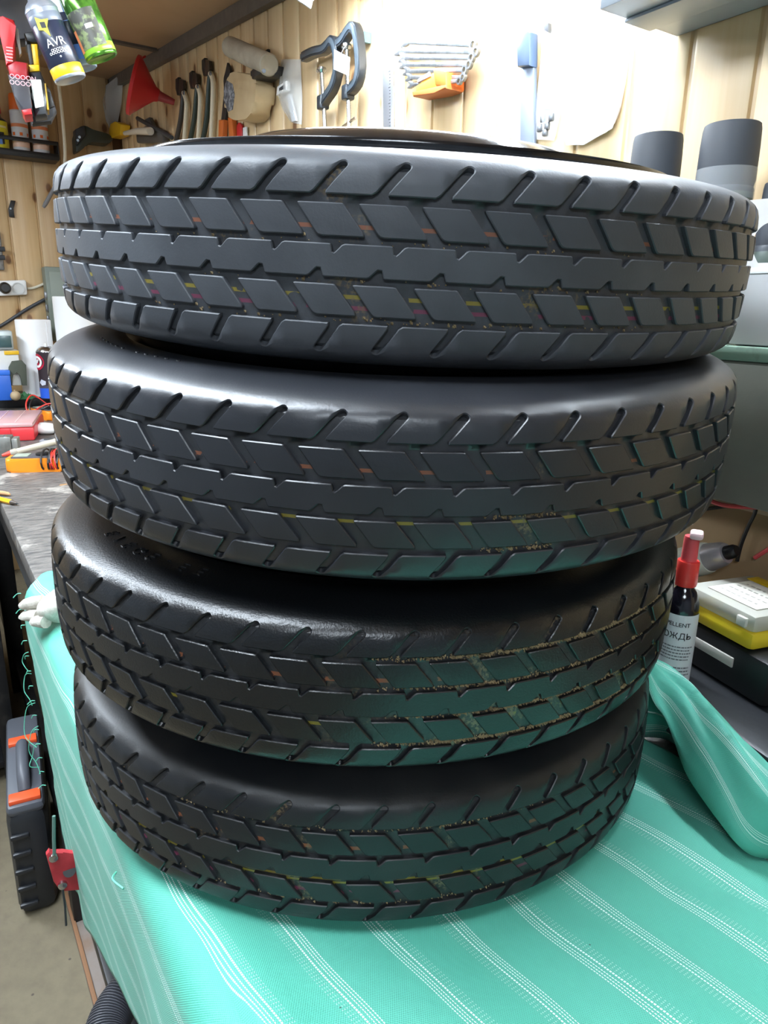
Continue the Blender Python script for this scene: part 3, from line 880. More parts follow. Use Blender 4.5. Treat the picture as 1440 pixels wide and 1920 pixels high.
def text_part(s, size, m_, parent, M=None, R=None, a0=0., dz=0., ext=.0002, name='lettering'):
    bm = text_mesh(s, size, ext)
    if R: wrap(bm, R+.0008, a0, dz)
    if M is not None: bmesh.ops.transform(bm, matrix=M, verts=bm.verts)
    return finish(bm, name, m_, parent, smooth=False)
def px_pts(fr, pts, off=0.): return [fr(x, y, off) for x, y in pts]

def spray_can(name, label, loc, r, h, body, bands, cap=None, rot=0., M=None, group=None, valve=True):
    """aerosol can standing on z=0 of its own frame; bands = [(z0,z1,material)] wrapped labels"""
    t = thing(name, label, 'spray can', loc, rot, group)
    if M is not None: t.matrix_world = M
    lathe_part('body', [(0, .003), (r*.8, .003), (r*.93, 0), (r*.985, .0015), (r, .004), (r*.975, .007), (r*.98, h*.995-.0), (r, h*.998), (r*.98, h+.003), (r*.80, h+.012), (r*.55, h+.018), (r*.50, h+.022), (r*.42, h+.022), (0, h+.020)], body, t, 36)
    for z0, z1, mm in bands:
        bm = BM(); lathe(bm, [(r*.985, z0), (r*.993, z0+.0003), (r*.993, z1-.0003), (r*.985, z1)], 36); finish(bm, 'label_band', mm, t)
    if cap == 'over':
        pass
    elif valve: lathe_part('nozzle', [(0, h+.020), (.006, h+.020), (.006, h+.030), (.0045, h+.036), (0, h+.036)], M_WHITEP, t, 14)
    return t

# ================================================================== tool wall (right wall)
GA = 'hand tools hung on the plank wall'
# --- orange wrench holder and its wrenches
f = frA(840, 165)
t = thing('wrench_holder', 'orange and yellow plastic wrench holder fixed to the plank wall', 'tool holder', f.loc, f.rot)
prism_part('tray', px_pts(f, [(806, 168), (848, 137), (852, 166), (808, 187)]), -.035, -.002, mat('yellow_orange_plastic', '#e9a53a', .4), t, .003)
prism_part('end_block', px_pts(f, [(848, 137), (873, 143), (873, 171), (852, 168)]), -.045, -.002, M_ORANGEP, t, .003)
prism_part('base', px_pts(f, [(808, 180), (873, 166), (873, 174), (850, 182), (810, 189)]), -.045, -.004, mat('brown_orange_plastic', '#b4602a', .45), t, .002)
prism_part('slot_window', px_pts(f, [(810, 157), (834, 141), (837, 150), (812, 162)]), -.0365, -.034, mat('window_grey', '#8d8580', .4), t, .0006)
Ls = [(775, 82), (764, 100), (773, 113), (776, 126), (784, 139), (790, 151), (795, 165)]
Rs = [(888, 84), (893, 97), (885, 108), (880, 121), (872, 131), (869, 145), (862, 152)]
for i, (l, r) in enumerate(zip(Ls, Rs)):
    fw = frA(*l)
    nm = ['uppermost', 'second', 'third', 'fourth', 'fifth', 'sixth', 'lowest'][i]
    tw = thing('wrench', 'steel combination wrench in the orange holder, %s of seven' % nm, 'wrench', fw.loc, fw.rot, 'wrenches in the orange holder')
    A, B = Vector((0, -.020-.002*i, 0)), fw(*r, .020+.002*i); d = (B-A).normalized(); pz = Vector((0, 0, 1)); pn = Vector((d.z, 0, -d.x))
    wr = .0042-.0002*i
    q = [A+d*.006+pn*wr, B-d*.004+pn*wr, B-d*.004-pn*wr, A+d*.006-pn*wr]
    prism_part('shaft', q, A.y-.002, A.y+.002, M_GREYST, tw, .0008)
    hd = .0095-.0005*i                      # open jaw at the left end
    jaw = [A+d*hd*1.6-pn*hd*.55, A+d*hd*.4-pn*hd, A-d*hd*1.1-pn*hd*.95, A-d*hd*.9-pn*hd*.35, A+d*hd*.1-pn*hd*.3, A+d*hd*.1+pn*hd*.3, A-d*hd*.9+pn*hd*.35, A-d*hd*1.1+pn*hd*.95, A+d*hd*.4+pn*hd, A+d*hd*1.6+pn*hd*.55]
    prism_part('open_jaw', jaw, A.y-.0028, A.y+.0028, M_GREYST, tw, .0006)
    Mx = Matrix.Translation(B) @ Matrix.Rotation(PI/2, 4, 'X')
    lathe_part('ring_end', [(hd*.55, -.003), (hd*.95, -.003), (hd, 0), (hd*.95, .003), (hd*.55, .003)], M_GREYST, tw, 18, Mx, True)

# --- steel ruler
f = frA(729, 230)
t = thing('steel_ruler', 'vertical steel ruler with graduations hanging between clamps and wrenches', 'ruler', f.loc, f.rot)
prism_part('blade', px_pts(f, [(719, 122), (739, 120), (741, 300), (721, 300)]), -.0030, -.0008, mat('ruler_steel', '#a9acb2', .3, .8), t, .0004)
bm = BM()
for i in range(26):
    y = 134+i*6; p = f(730, y, .0032); ln = .007 if i % 5 == 0 else .004
    rbox(bm, (p.x-ln/2+.004, -.0033, p.z), (ln, .0004, .0011), 0)
finish(bm, 'graduation_marks', M_TEXTD, t, smooth=False)['kind'] = 'stuff'

# --- two G-clamps
def g_clamp(label, arm, foot, screw_top, screw_bot, depth):
    f = frA(*foot[0], depth)
    t = thing('g_clamp', label, 'clamp', f.loc, f.rot, 'black G-clamps on the wall')
    P = [f(x, y) for x, y in arm]
    bm = BM(); pts = smooth_path(P, 4)
    n = len(pts)
    for i in range(n-1):
        pass
    # I-section frame swept along its outline
    L, R_ = [], []
    for i, p in enumerate(pts):
        d = (pts[min(i+1, n-1)]-pts[max(i-1, 0)]).normalized(); nn = Vector((-d.z, 0, d.x)); hw = .0095
        L.append(p+nn*hw); R_.append(p-nn*hw)
    prism(bm, [Vector((v.x, v.z)) for v in L+R_[::-1]], -.009, .009, .002); finish(bm, 'frame', mat('clamp_black', '#20262c', .35, coat=.3), t)
    bm = BM(); prism(bm, [Vector((v.x, v.z)) for v in [p+(q-p)*.22 for p, q in zip(L, R_)]+[p+(q-p)*.78 for p, q in zip(L, R_)][::-1]], -.0105, -.009, .0006); finish(bm, 'web', mat('clamp_web', '#39434b', .3, coat=.4), t)
    a, b = f(*screw_top), f(*screw_bot)
    bm = BM(); nt = 60
    tube(bm, [a.lerp(b, i/nt) for i in range(nt+1)], [.0052 if i % 2 else .0044 for i in range(nt+1)], 12); finish(bm, 'screw', M_CHROME, t)
    lathe_part('pad', [(0, -.004), (.011, -.004), (.012, .001), (.008, .006), (0, .006)], M_CHROME, t, 18, axis_M(a, b))
    bm = BM(); e = f(*foot[1]); s = f(*foot[0]); rbox(bm, (s+e)/2, (.022, .024, .030), .004); finish(bm, 'threaded_boss', mat('clamp_black', '#20262c'), t)
    bm = BM(); c = a.lerp(b, .93); tube(bm, [c+Vector((-.028, 0, -.004)), c+Vector((.028, 0, .004))], .0032, 8); finish(bm, 'tommy_bar', M_CHROME, t)
    return t
g_clamp('black steel G-clamp with a long arm, beside the bagged white part', [(570, 108), (590, 98), (612, 92), (624, 76), (632, 90), (634, 130), (628, 160), (612, 185), (606, 196)], [(605, 180), (606, 205)], (603, 132), (611, 262), .03)
g_clamp('black steel G-clamp with white paper tag, next to the ruler', [(636, 82), (646, 74), (658, 54), (668, 54), (674, 90), (676, 135), (668, 160), (655, 172), (650, 182)], [(652, 162), (653, 186)], (650, 88), (655, 240), .032)
f = frA(640, 116, .05)
t = thing('paper_tag', 'white paper tag hanging on the G-clamp next to the ruler', 'tag', f.loc, f.rot)
prism_part('card', px_pts(f, [(627, 93), (656, 108), (654, 142), (626, 130)]), -.0006, .0006, mat('white_paper', '#f4f4f2', .7), t, .0002)
tube_part('string', [f(640, 100), f(644, 92, .004), f(650, 84, .006)], .0006, M_WHITEP, t, 6, 3)
f = frA(688, 72)
t = thing('wall_bracket', 'small teal metal hook bracket on the wall beside the ruler', 'hook', f.loc, f.rot)
prism_part('plate', px_pts(f, [(681, 62), (698, 62), (697, 82), (688, 84), (681, 76)]), -.02, -.001, mat('teal_grey', '#6f8f96', .4), t, .002)
lathe_part('screw_head', [(0, -.023), (.004, -.023), (.0045, -.020), (0, -.018)], M_CHROME, t, 12, Matrix.Rotation(-PI/2, 4, 'X') @ Matrix.Translation((0, 0, 0)))

# --- grey flat bar / level and blister bags
f = frA(1000, 250)
t = thing('long_file', 'long grey flat file with blue-grey handle hung point down', 'file', f.loc, f.rot)
prism_part('handle', px_pts(f, [(990, 62), (1003, 58), (1012, 66), (1011, 128), (987, 130), (986, 90)]), -.022, -.002, mat('blue_grey_handle', '#43546c', .35), t, .004)
prism_part('blade', px_pts(f, [(986, 124), (1010, 124), (1009, 300), (984, 300)]), -.012, -.003, mat('blue_grey_steel', '#7d8696', .4, .3), t, .0015)
f = frA(1030, 240)
t = thing('blister_bag', 'clear plastic bag with small metal parts hanging beside the long file', 'bag', f.loc, f.rot)
def film(name, fr, outline, off, bulge, m_, parent, n=8):
    """thin pillow of film: two bulged skins inside an outline given in pixels (left edge down, right edge down)"""
    Lp, Rp = outline
    for s in (1,):
        bm = BM(); rows = []
        for (lx, ly), (rx, ry) in zip(Lp, Rp):
            a, b = fr(lx, ly), fr(rx, ry)
            rows.append([a.lerp(b, i/n) for i in range(n+1)])
        nr = len(rows); F, B = [], []
        for j, row in enumerate(rows):
            e = math.sin(PI*(j+.25)/(nr-.5))
            F.append([bm.verts.new(p+Vector((0, -off-bulge*e*math.sin(PI*i/n)*(1+.25*math.sin(3*i+2*j)), 0))) for i, p in enumerate(row)])
            B.append([bm.verts.new(p+Vector((0, -off+.0008, 0))) for i, p in enumerate(row)])
        for X in (F, B):
            for j in range(nr-1):
                for i in range(n): bm.faces.new((X[j][i], X[j][i+1], X[j+1][i+1], X[j+1][i]))
        for j in range(nr-1):
            for i in (0, n): bm.faces.new((F[j][i], F[j+1][i], B[j+1][i], B[j][i]))
        for i in range(n):
            for j in (0, nr-1): bm.faces.new((F[j][i], F[j][i+1], B[j][i+1], B[j][i]))
        return finish(bm, name, m_, parent, angle=60)
film('film', f, ([(1020, 50), (1018, 90), (1014, 140), (1010, 180), (1004, 215), (1000, 262)], [(1034, 48), (1052, 90), (1064, 140), (1062, 180), (1056, 205), (1042, 264)]), .004, .014, M_CLEAR, t)
prism_part('backing_card', px_pts(f, [(1022, 70), (1050, 100), (1058, 170), (1040, 206), (1018, 206)]), -.006, -.004, mat('white_card', '#f3f1ec', .6), t, .0005)
for i, (x, y) in enumerate([(1018, 222), (1026, 236), (1034, 220), (1012, 240), (1022, 248)]):
    p = f(x, y, .009); box_part('metal_piece', p, (.009, .006, .012), M_GREYST, t, .002, None)
prism_part('hang_clip', px_pts(f, [(1028, 44), (1038, 46), (1038, 64), (1030, 60)]), -.012, -.004, M_DGREYP, t, .001)
f = frA(1120, 270)
t = thing('white_packet', 'flat white packet with rounded lower corners hung on the planks', 'packet', f.loc, f.rot)
prism_part('sheet', px_pts(f, [(1086, 30), (1192, 30), (1178, 150), (1165, 215), (1150, 245), (1092, 272), (1076, 270), (1064, 255), (1066, 200), (1074, 120)]), -.012, -.004, mat('white_packet_film', '#f6f5f2', .35), t, .003, .012)
film('film', f, ([(1064, 180), (1063, 215), (1063, 245), (1072, 274)], [(1176, 180), (1168, 215), (1158, 243), (1104, 274)]), .012, .004, M_CLEAR, t)

# --- beige cylinder, its bracket and the bags
f = frA(480, 118)
t = thing('foam_tube', 'short grey-beige foam tube resting slanted on the black wall bracket', 'tube', f.loc, f.rot)
a, b = f(432, 88, .055), f(505, 122, .055)
ln = (b-a).length
lathe_part('sleeve', [(0, 0), (.022, 0), (.026, .003), (.026, ln*.48), (.0268, ln*.5), (.026, ln*.52), (.026, ln-.003), (.023, ln), (0, ln)], mat('grey_beige_foam', '#a49a88', .75, c2='#8d8373', nscale=15, bump=.2, bscale=150), t, 28, axis_M(a, b))
lathe_part('end_plug', [(0, -.002), (.015, -.002), (.016, .002), (0, .002)], M_DGREYP, t, 20, axis_M(a, b))
f = frA(500, 135)
t = thing('wall_bracket', 'black steel wall bracket carrying the slanted foam tube', 'bracket', f.loc, f.rot)
box_part('back_plate', f(498, 126, .004), (.05, .008, .075), M_STEEL, t, .002)
box_part('arm', f(502, 137, .04), (.075, .06, .022), M_STEEL, t, .003)
box_part('tip', f(480, 137, .055), (.03, .02, .012), M_STEEL, t, .002)
tube_part('bolt', [f(495, 133, .072), f(495, 133, .08)], .005, M_CHROME, t, 8)
f = frA(488, 150)
t = thing('tape_roll', 'wide roll of beige masking tape with a patterned label under the bracket', 'tape', f.loc, f.rot)
prism_part('roll', px_pts(f, [(458, 150), (475, 142), (518, 146), (519, 180), (514, 212), (500, 230), (476, 232), (460, 222), (455, 190)]), -.06, -.004, mat('beige_tape', '#b8a07a', .55, c2='#a58d68', nscale=8), t, .014, .022)
prism_part('patterned_label', px_pts(f, [(463, 158), (474, 165), (478, 185), (474, 212), (465, 216), (457, 195), (457, 172)]), -.0612, -.0595, mat('label_pattern', '#8b8d92', .5, c2='#4c4f55', nscale=90, nlo=.42, nhi=.5), t, .0004)
f = frA(548, 120)
t = thing('parts_bag', 'clear zip bag with a white plastic part hanging left of the G-clamps', 'bag', f.loc, f.rot)
film('film', f, ([(530, 112), (527, 140), (524, 180), (532, 205), (548, 230)], [(566, 112), (567, 140), (569, 180), (569, 205), (568, 234)]), .004, .02, M_HAZE, t)
prism_part('white_part', px_pts(f, [(534, 165), (551, 154), (552, 172), (532, 182)]), -.022, -.010, M_WHITEP, t, .002)
prism_part('window', px_pts(f, [(538, 168), (548, 161), (549, 169), (538, 174)]), -.0226, -.0218, M_DGREYP, t, .0004)
prism_part('strip', px_pts(f, [(546, 180), (553, 178), (564, 228), (556, 230)]), -.014, -.008, mat('pale_grey_strip', '#c9cdd2', .4), t, .001)

# --- loppers, three long pliers
f = frA(434, 250)
t = thing('garden_loppers', 'black-bladed loppers with orange handles hung blades up', 'loppers', f.loc, f.rot)
prism_part('blade', px_pts(f, [(434, 118), (439, 130), (441, 165), (437, 190), (432, 190), (428, 168), (427, 150), (431, 135)]), -.014, -.006, M_STEEL, t, .0015, .004)
for s, pts in ((0, [(427, 182), (436, 186), (429, 230), (422, 230)]), (1, [(433, 186), (441, 180), (446, 226), (438, 226)])):
    prism_part('arm', px_pts(f, pts), -.014, -.006, M_STEEL, t, .0015)
for s, pts in ((0, [(421, 226), (430, 226), (428, 268), (420, 268)]), (1, [(438, 222), (446, 222), (450, 268), (441, 268)])):
    prism_part('grip', px_pts(f, pts), -.020, -.003, mat('orange_grip', '#c8682a', .45), t, .004)
for i, (x0, ytop, lab) in enumerate(((336, 146, 'cream and black long-handled pliers hung nearest the red funnel'), (362, 134, 'long-handled pliers with cream and dark green grips, middle of three'), (386, 110, 'tallest long-handled pliers with cream grip, beside the loppers'))):
    f = frA(x0+8, ytop)
    t = thing('long_pliers', lab, 'pliers', f.loc, f.rot, GA)
    h = 258-ytop; sc = h/115
    prism_part('jaw', px_pts(f, [(x0+1, ytop+4), (x0+6, ytop), (x0+8, ytop+14), (x0+9, ytop+30), (x0+4, ytop+34), (x0+1, ytop+22)]), -.016, -.004, M_STEEL, t, .002)
    prism_part('jaw', px_pts(f, [(x0+9, ytop+3), (x0+16, ytop+6), (x0+17, ytop+22), (x0+12, ytop+34), (x0+8, ytop+30)]), -.018, -.006, mat('pliers_brown_steel', '#4d443c', .4, .6), t, .002)
    tube_part('grip', [f(x0+9, ytop+28, .012), f(x0+14, ytop+45, .014), f(x0+13, ytop+75*sc, .014), f(x0+10, ytop+110*sc+14, .014)], .0085, mat('cream_grip', '#d8cbb0', .45), t, 10, 4)
    tube_part('grip', [f(x0+8, ytop+30, .012), f(x0+6, ytop+52, .014), f(x0+2, ytop+85*sc, .014), f(x0-6, ytop+110*sc+14, .014)], .0085, (mat('dark_green_grip', '#2f3b33', .45) if i else mat('dark_grip', '#3a3632', .45)), t, 10, 4)
    lathe_part('pivot', [(0, -.003), (.007, -.003), (.008, 0), (0, .001)], M_GREYST, t, 12, Matrix.Translation(f(x0+9, ytop+28, .018)) @ Matrix.Rotation(-PI/2, 4, 'X'))
# red tag behind loppers
f = frA(453, 245)
t = thing('red_scraper', 'small red plastic scraper with white edge right of the loppers', 'scraper', f.loc, f.rot)
prism_part('blade', px_pts(f, [(449, 236), (454, 230), (459, 236), (459, 268), (450, 268)]), -.010, -.003, M_REDP, t, .002, .004)
prism_part('edge', px_pts(f, [(460, 240), (467, 238), (468, 268), (460, 268)]), -.008, -.004, M_WHITEP, t, .001)

# --- red funnel
f = frD(285, 170, 2.93)
t = thing('red_funnel', 'red plastic funnel hung on its side near the room corner', 'funnel', f.loc, f.rot)
a, b = f(251, 160), f(327, 192)
ln = (b-a).length; R0 = .093
lathe_part('cone', [(R0, -.006), (R0+.004, -.004), (R0+.004, .006), (R0*.95, .012), (R0*.50, ln*.36), (R0*.26, ln*.52), (.020, ln*.60), (.017, ln*.62), (.015, ln*.60), (R0*.22, ln*.5), (R0*.46, ln*.34), (R0*.90, .010), (R0-.002, 0)], M_REDP, t, 40, axis_M(a, b), True)
lathe_part('spout', [(.019, ln*.58), (.016, ln*.66), (.010, ln), (.008, ln), (.013, ln*.66), (.015, ln*.58)], mat('red_grey_spout', '#a03a3a', .4), t, 24, axis_M(a, b), True)
tube_part('hanging_loop', [f(258, 122, .0), f(262, 112, -.02), f(272, 106, -.06)], .004, M_REDP, t, 8, 4)

# --- cluttered end of the tool wall
f = frA(228, 200)
t = thing('clear_bottle', 'hazy empty plastic bottle hung in the corner behind the red funnel', 'bottle', f.loc, f.rot)
film('shell', f, ([(228, 142), (214, 165), (212, 195), (216, 225), (214, 262)], [(234, 142), (234, 165), (232, 195), (226, 225), (220, 262)]), .01, .05, M_HAZE, t)
f = frA(240, 250)
t = thing('hand_brush', 'yellow brush with white handle hung below the red funnel', 'brush', f.loc, f.rot)
prism_part('head', px_pts(f, [(229, 236), (238, 231), (249, 236), (247, 256), (230, 262), (225, 250)]), -.05, -.01, M_YELP, t, .006, .006)
tube_part('handle', [f(234, 250, .055), f(258, 246, .055), f(282, 246, .055)], [.008, .012, .014], mat('cream_handle', '#dcd3c0', .4), t, 12)
f = frA(290, 240)
t = thing('caulking_gun', 'dark grey caulking gun hung behind the white brush handle', 'caulking gun', f.loc, f.rot)
tube_part('rod', [f(258, 222, .03), f(285, 237, .03), f(322, 258, .03)], .008, M_DGREYP, t, 10)
prism_part('cradle', px_pts(f, [(268, 246), (290, 238), (318, 246), (320, 270), (270, 270)]), -.03, -.004, mat('dull_grey_metal', '#5f5c58', .5, .3), t, .006, .01)
prism_part('trigger', px_pts(f, [(286, 226), (294, 222), (304, 246), (296, 250)]), -.03, -.015, M_DGREYP, t, .002)

# --- grey shelf near the lamp
zs = float(on_plane(1270, 70, NA, DA)[2])
P0 = on_z(1270, 70, zs)
t = thing('grey_shelf', 'grey metal wall shelf with lipped edge on the plank wall above the spray cans', 'shelf', W(P0), ROT_A)
M_SHELF = mat('grey_enamel', '#8d98a3', .4, coat=.2)
box_part('tray', (.44, -.0755, .002), (.88, .148, .003), M_SHELF, t, .001)
box_part('front_lip', (.44, -.149, .018), (.88, .003, .035), M_SHELF, t, .001)
box_part('side_lip', (.0015, -.0755, .018), (.003, .148, .035), M_SHELF, t, .001)
box_part('back_lip', (.44, -.003, .018), (.88, .003, .035), M_SHELF, t, .001)
bm = BM(); prism(bm, [Vector((.0, 0)), Vector((.88, 0)), Vector((.88, -.004)), Vector((.0, -.004))], -.105, -.055, .001); finish(bm, 'stiffening_rib', M_SHELF, t)

# ================================================================== far wall (left) and the rack in front of it
# --- small black shelf with three containers
pL, pR = on_plane(-30, 300, TA, DB), on_plane(104, 303, TA, DB)
f = Fr(pR, ROT_B)
t = thing('black_wall_shelf', 'small black plastic shelf with a front rail on the far wall', 'shelf', f.loc, ROT_B)
x0 = f(-45, 290).x
box_part('base', (x0/2, -.05, -.006), (-x0, .10, .012), M_BLACKP, t, .003)
box_part('front_rail', (x0/2, -.098, .055), (-x0, .006, .016), M_BLACKP, t, .002)
box_part('lower_rail', (x0/2, -.098, .004), (-x0, .006, .02), M_BLACKP, t, .002)
for x in (0, x0): box_part('side', (x, -.05, .028), (.005, .10, .07), M_BLACKP, t, .002)
zs_ = f.P0[2]
def shelf_loc(px): 
    q = f(px, 300, .052); return W(f.P0 + f.x*q.x - f.y*.052)
M_CANW = mat('white_can', '#d6d9df', .3, c2='#e6e8ec', nscale=6)
for px_, lab in ((43, 'orange and white aerosol can beside the yellow bottle on the black shelf'), (80, 'orange and white aerosol can at the open end of the black shelf')):
    l = shelf_loc(px_)
    t2 = spray_can('aerosol_can', lab, l, .0335, .165, M_CANW, [(.012, .016, M_ORANGEP), (.105, .118, mat('orange_print', '#e0875a', .45)), (.028, .05, mat('pale_orange_print', '#f0c9b0', .4))], rot=ROT_B, group='orange and white cans on the black shelf', valve=False)
    lathe_part('cap', [(0, .167), (.031, .167), (.032, .172), (.030, .225), (.027, .232), (0, .233)], M_ORANGEP, t2, 28)
    for a_ in (-.9, 0, .9):
        bm = BM(); label_patch(bm, .0335, a_-.17, a_+.17, .072, .084); finish(bm, 'orange_dot', M_ORANGEP, t2)
    bm = text_mesh('MATI-XX'[:4], .013, .0002); bm.free()
l = shelf_loc(2)
t2 = thing('yellow_bottle', 'yellow labelled bottle with red cap at the far wall shelf', 'bottle', l, ROT_B)
lathe_part('body', [(0, 0), (.036, 0), (.038, .003), (.038, .11), (.034, .125), (.018, .136), (.016, .15), (0, .15)], mat('dark_bottle', '#2a2a2c', .35), t2)
bm = BM(); label_patch(bm, .038, -1.4, 1.4, .015, .118); finish(bm, 'label', mat('yellow_label', '#d8cc2c', .45), t2)
bm = BM(); label_patch(bm, .0385, -.6, .5, .03, .075); finish(bm, 'dark_arch', M_TEXTD, t2)
bm = BM(); label_patch(bm, .0390, -.3, .25, .028, .06); finish(bm, 'blue_patch', mat('blue_print', '#5f87c8', .4), t2)
bm = BM(); label_patch(bm, .0385, -.7, .9, .092, .1); finish(bm, 'print_line', mat('cream_print', '#efe9b0', .4), t2)
lathe_part('cap', [(0, .15), (.020, .15), (.021, .153), (.020, .176), (.017, .180), (0, .180)], M_REDP, t2)

# --- hook, outlet, cords
f = frB(21, 392)
t = thing('black_hook', 'small bent black metal hook screwed to the far wall', 'hook', f.loc, f.rot)
prism_part('plate', px_pts(f, [(20, 376), (29, 377), (24, 391), (27, 408), (17, 407), (15, 392)]), -.012, -.001, M_STEEL, t, .002)
tube_part('screw', [f(20, 391, .012), f(20, 391, .018)], .004, M_CHROME, t, 8)
f = frB(0, 540)
t = thing('power_outlet', 'white double socket outlet with one black plug on the far wall', 'outlet', f.loc, f.rot)
q = px_pts(f, [(-46, 528), (47, 525), (50, 553), (-46, 557)])
prism_part('housing', q, -.035, -.001, M_WHITEP, t, .006, .01)
for px_ in (34, -20):
    c_ = f(px_, 541, .036); 
    lathe_part('socket', [(.024, 0), (.026, -.001), (.026, .004), (.022, .004), (.021, .0), (0, .001)], mat('socket_shade', '#c9cac8', .4), t, 24, Matrix.Translation(c_) @ Matrix.Rotation(PI/2, 4, 'X'))
c_ = f(9, 540, .036)
lathe_part('plug', [(0, 0), (.024, 0), (.025, .004), (.022, .022), (.016, .03), (0, .03)], M_BLACKP, t, 24, Matrix.Translation(c_) @ Matrix.Rotation(PI/2, 4, 'X'))
def cord(name, label, pts, r, m_):
    bm = BM(); tube(bm, pts, r, 8, 6); return tag(finish(bm, name, m_), label, 'cord')
tube_part('cord', [f(x, y, o) for x, y, o in ((51, 541, .02), (62, 540, .012), (78, 534, .012), (96, 526, .012))], .0055, mat('cream_cord', '#d9d2bd', .45), t, 8, 6)
cord('black_cable', 'thick black cable slanting across the far wall under the outlet', [W(on_plane(x, y, TA, DB-o)) for x, y, o in ((-20, 622, .02), (10, 606, .012), (50, 580, .012), (94, 556, .012))], .0075, M_DGREYP)
cord('hanging_cable', 'thin white cable hanging down from the can rack', [W(on_plane(x, y, TA, DB-o)) for x, y, o in ((100, 100, .5), (107, 140, .42), (114, 190, .35), (119, 240, .3), (122, 290, .25), (118, 330, .2), (106, 350, .16))], .0065, mat('cream_cord', '#d9d2bd'))
bm = BM(); a, b = W(on_plane(106, 345, TA, DB-.15)), W(on_plane(82, 388, TA, DB-.06))
tube(bm, [a, a.lerp(b, .8), a.lerp(b, .82), b], [.008, .009, .010, .007], 10)
o = finish(bm, 'probe_rod', mat('grey_rod', '#8f9094', .4, .4)); tag(o, 'short grey rod with a pale tip slanting below the black shelf', 'rod')
f = frB(2, 465)
t = thing('wall_clip', 'grey metal spring clip at the edge of the far wall', 'clip', f.loc, f.rot)
for y in (467, 483): tube_part('prong', [f(-14, y-4, .02), f(0, y, .03), f(9, y, .03)], .010, M_DGREYP, t, 8)
box_part('plate', f(-8, 470, .01), (.05, .018, .16), M_GREYST, t, .004)
# --- green-grey wall cabinet behind the paper rolls
f = frB(98, 640, .10)
t = thing('grey_green_cabinet', 'grey-green metal wall cabinet on the far wall behind the paper rolls', 'cabinet', f.loc, ROT_B)
zt_ = f(98, 500).z
box_part('body', (.14, .0505, zt_/2), (.28, .093, zt_), mat('grey_green_paint', '#7b8479', .5, c2='#6e776d', nscale=8), t, .006)
box_part('door', (.14, .001, zt_/2), (.25, .006, zt_-.04), mat('grey_green_paint2', '#828b80', .45), t, .002)
for z in (zt_*.45, zt_*.62, zt_*.30): box_part('latch', (-.004, .02, z), (.012, .02, .03), M_GREYST, t, .002)

# --- dark grinder hung near the corner
f = frB(165, 275)
t = thing('angle_grinder', 'dark green power tool hung on the far wall near the corner', 'power tool', f.loc, f.rot)
prism_part('body', px_pts(f, [(134, 262), (140, 246), (152, 242), (166, 250), (196, 258), (205, 268), (196, 276), (160, 272), (148, 286), (136, 292)]), -.09, -.01, mat('dark_green_case', '#3b4038', .5), t, .01, .01)
prism_part('gear_head', px_pts(f, [(134, 250), (150, 243), (153, 262), (136, 280)]), -.1, -.03, M_DGREYP, t, .006)
for x, y in ((149, 257), (146, 263)): tube_part('screw', [f(x, y, .1), f(x, y, .104)], .006, M_CHROME, t, 8)

# --- rack with sprayers and cans, hung from the ceiling
RD = 1.72
fR = frD(60, 40, RD)
t = thing('hanging_rack', 'black hanging rack at the ceiling that carries the sprayers and cans', 'rack', fR.loc, fR.rot)
prism_part('plate', px_pts(fR, [(-60, -90), (70, -90), (74, 22), (62, 50), (28, 50), (-60, 40)], 0), .075, .125, mat('black_rack', '#232225', .5, c2='#302c2a', nscale=12), t, .004)
prism_part('side_tab', px_pts(fR, [(44, 48), (72, 44), (78, 70), (60, 78), (44, 66)], 0), .06, .11, M_BLACKP, t, .004)
tube_part('rail', [fR(-60, -42, .0), fR(280, -18, -.02)], .008, M_STEEL, t, 10)
ztop = ceil_h(2.0)
for px_ in (-20, 200):
    p = fR(px_, -38, -.0); tube_part('hanger', [p, Vector((p.x, p.y, ceil_h(1.5)+.02-fR.P0[2]))], .004, M_STEEL, t, 8)
def rack_can(name, label, bottom, top, r, off, body, bands, extra=None):
    A, B = fR(*bottom, off), fR(*top, off)
    ax = (B-A).normalized(); ln = (B-A).length
    yy = Vector((0, 1, 0)); yy = (yy-ax*yy.dot(ax)).normalized(); xx = yy.cross(ax)
    Ml = Matrix((xx, yy, ax)).transposed().to_4x4(); Ml.translation = A
    Mw = Matrix.Translation(fR.loc) @ Matrix.Rotation(fR.rot, 4, 'Z') @ Ml
    t2 = spray_can(name, label, (0, 0, 0), r, ln, body, bands(ln), M=Mw, group='aerosol cans in the hanging rack')
    if extra: extra(t2, r, ln)
    return t2
M_NAVY = mat('navy_can', '#22283a', .3)
M_SILV = mat('silver_can', '#a4abb8', .3, .6)
def avr(t2, r, L):
    text_part('AVR', .019, M_TEXTW, t2, R=r, a0=-.05, dz=L*.50)
    for i, z in enumerate((.40, .36, .30)): text_part(['OOOTA-', 'OOOOOOO', 'o'][i], .0062, M_TEXTW, t2, R=r, a0=-.1, dz=L*z)
    bm = BM(); prism(bm, round_poly([Vector((-.009, .017)), Vector((.001, .010)), Vector((.013, .009)), Vector((.006, -.002)), Vector((.005, -.018)), Vector((-.003, -.006)), Vector((-.011, -.003))], [.001]*7, 2), -.0004, .0004, 0)
    bmesh.ops.subdivide_edges(bm, edges=bm.edges, cuts=2, use_grid_fill=True); wrap(bm, r+.001, -.35, L*.74); finish(bm, 'yellow_emblem', mat('yellow_print', '#d8cf3a', .45), t2)
    bm = BM(); prism(bm, [Vector((-.004, .006)), Vector((.005, .004)), Vector((.004, -.005)), Vector((-.004, -.003))], -.0004, .0004, 0); wrap(bm, r+.0018, -.35, L*.75); finish(bm, 'emblem_eye', M_TEXTD, t2)
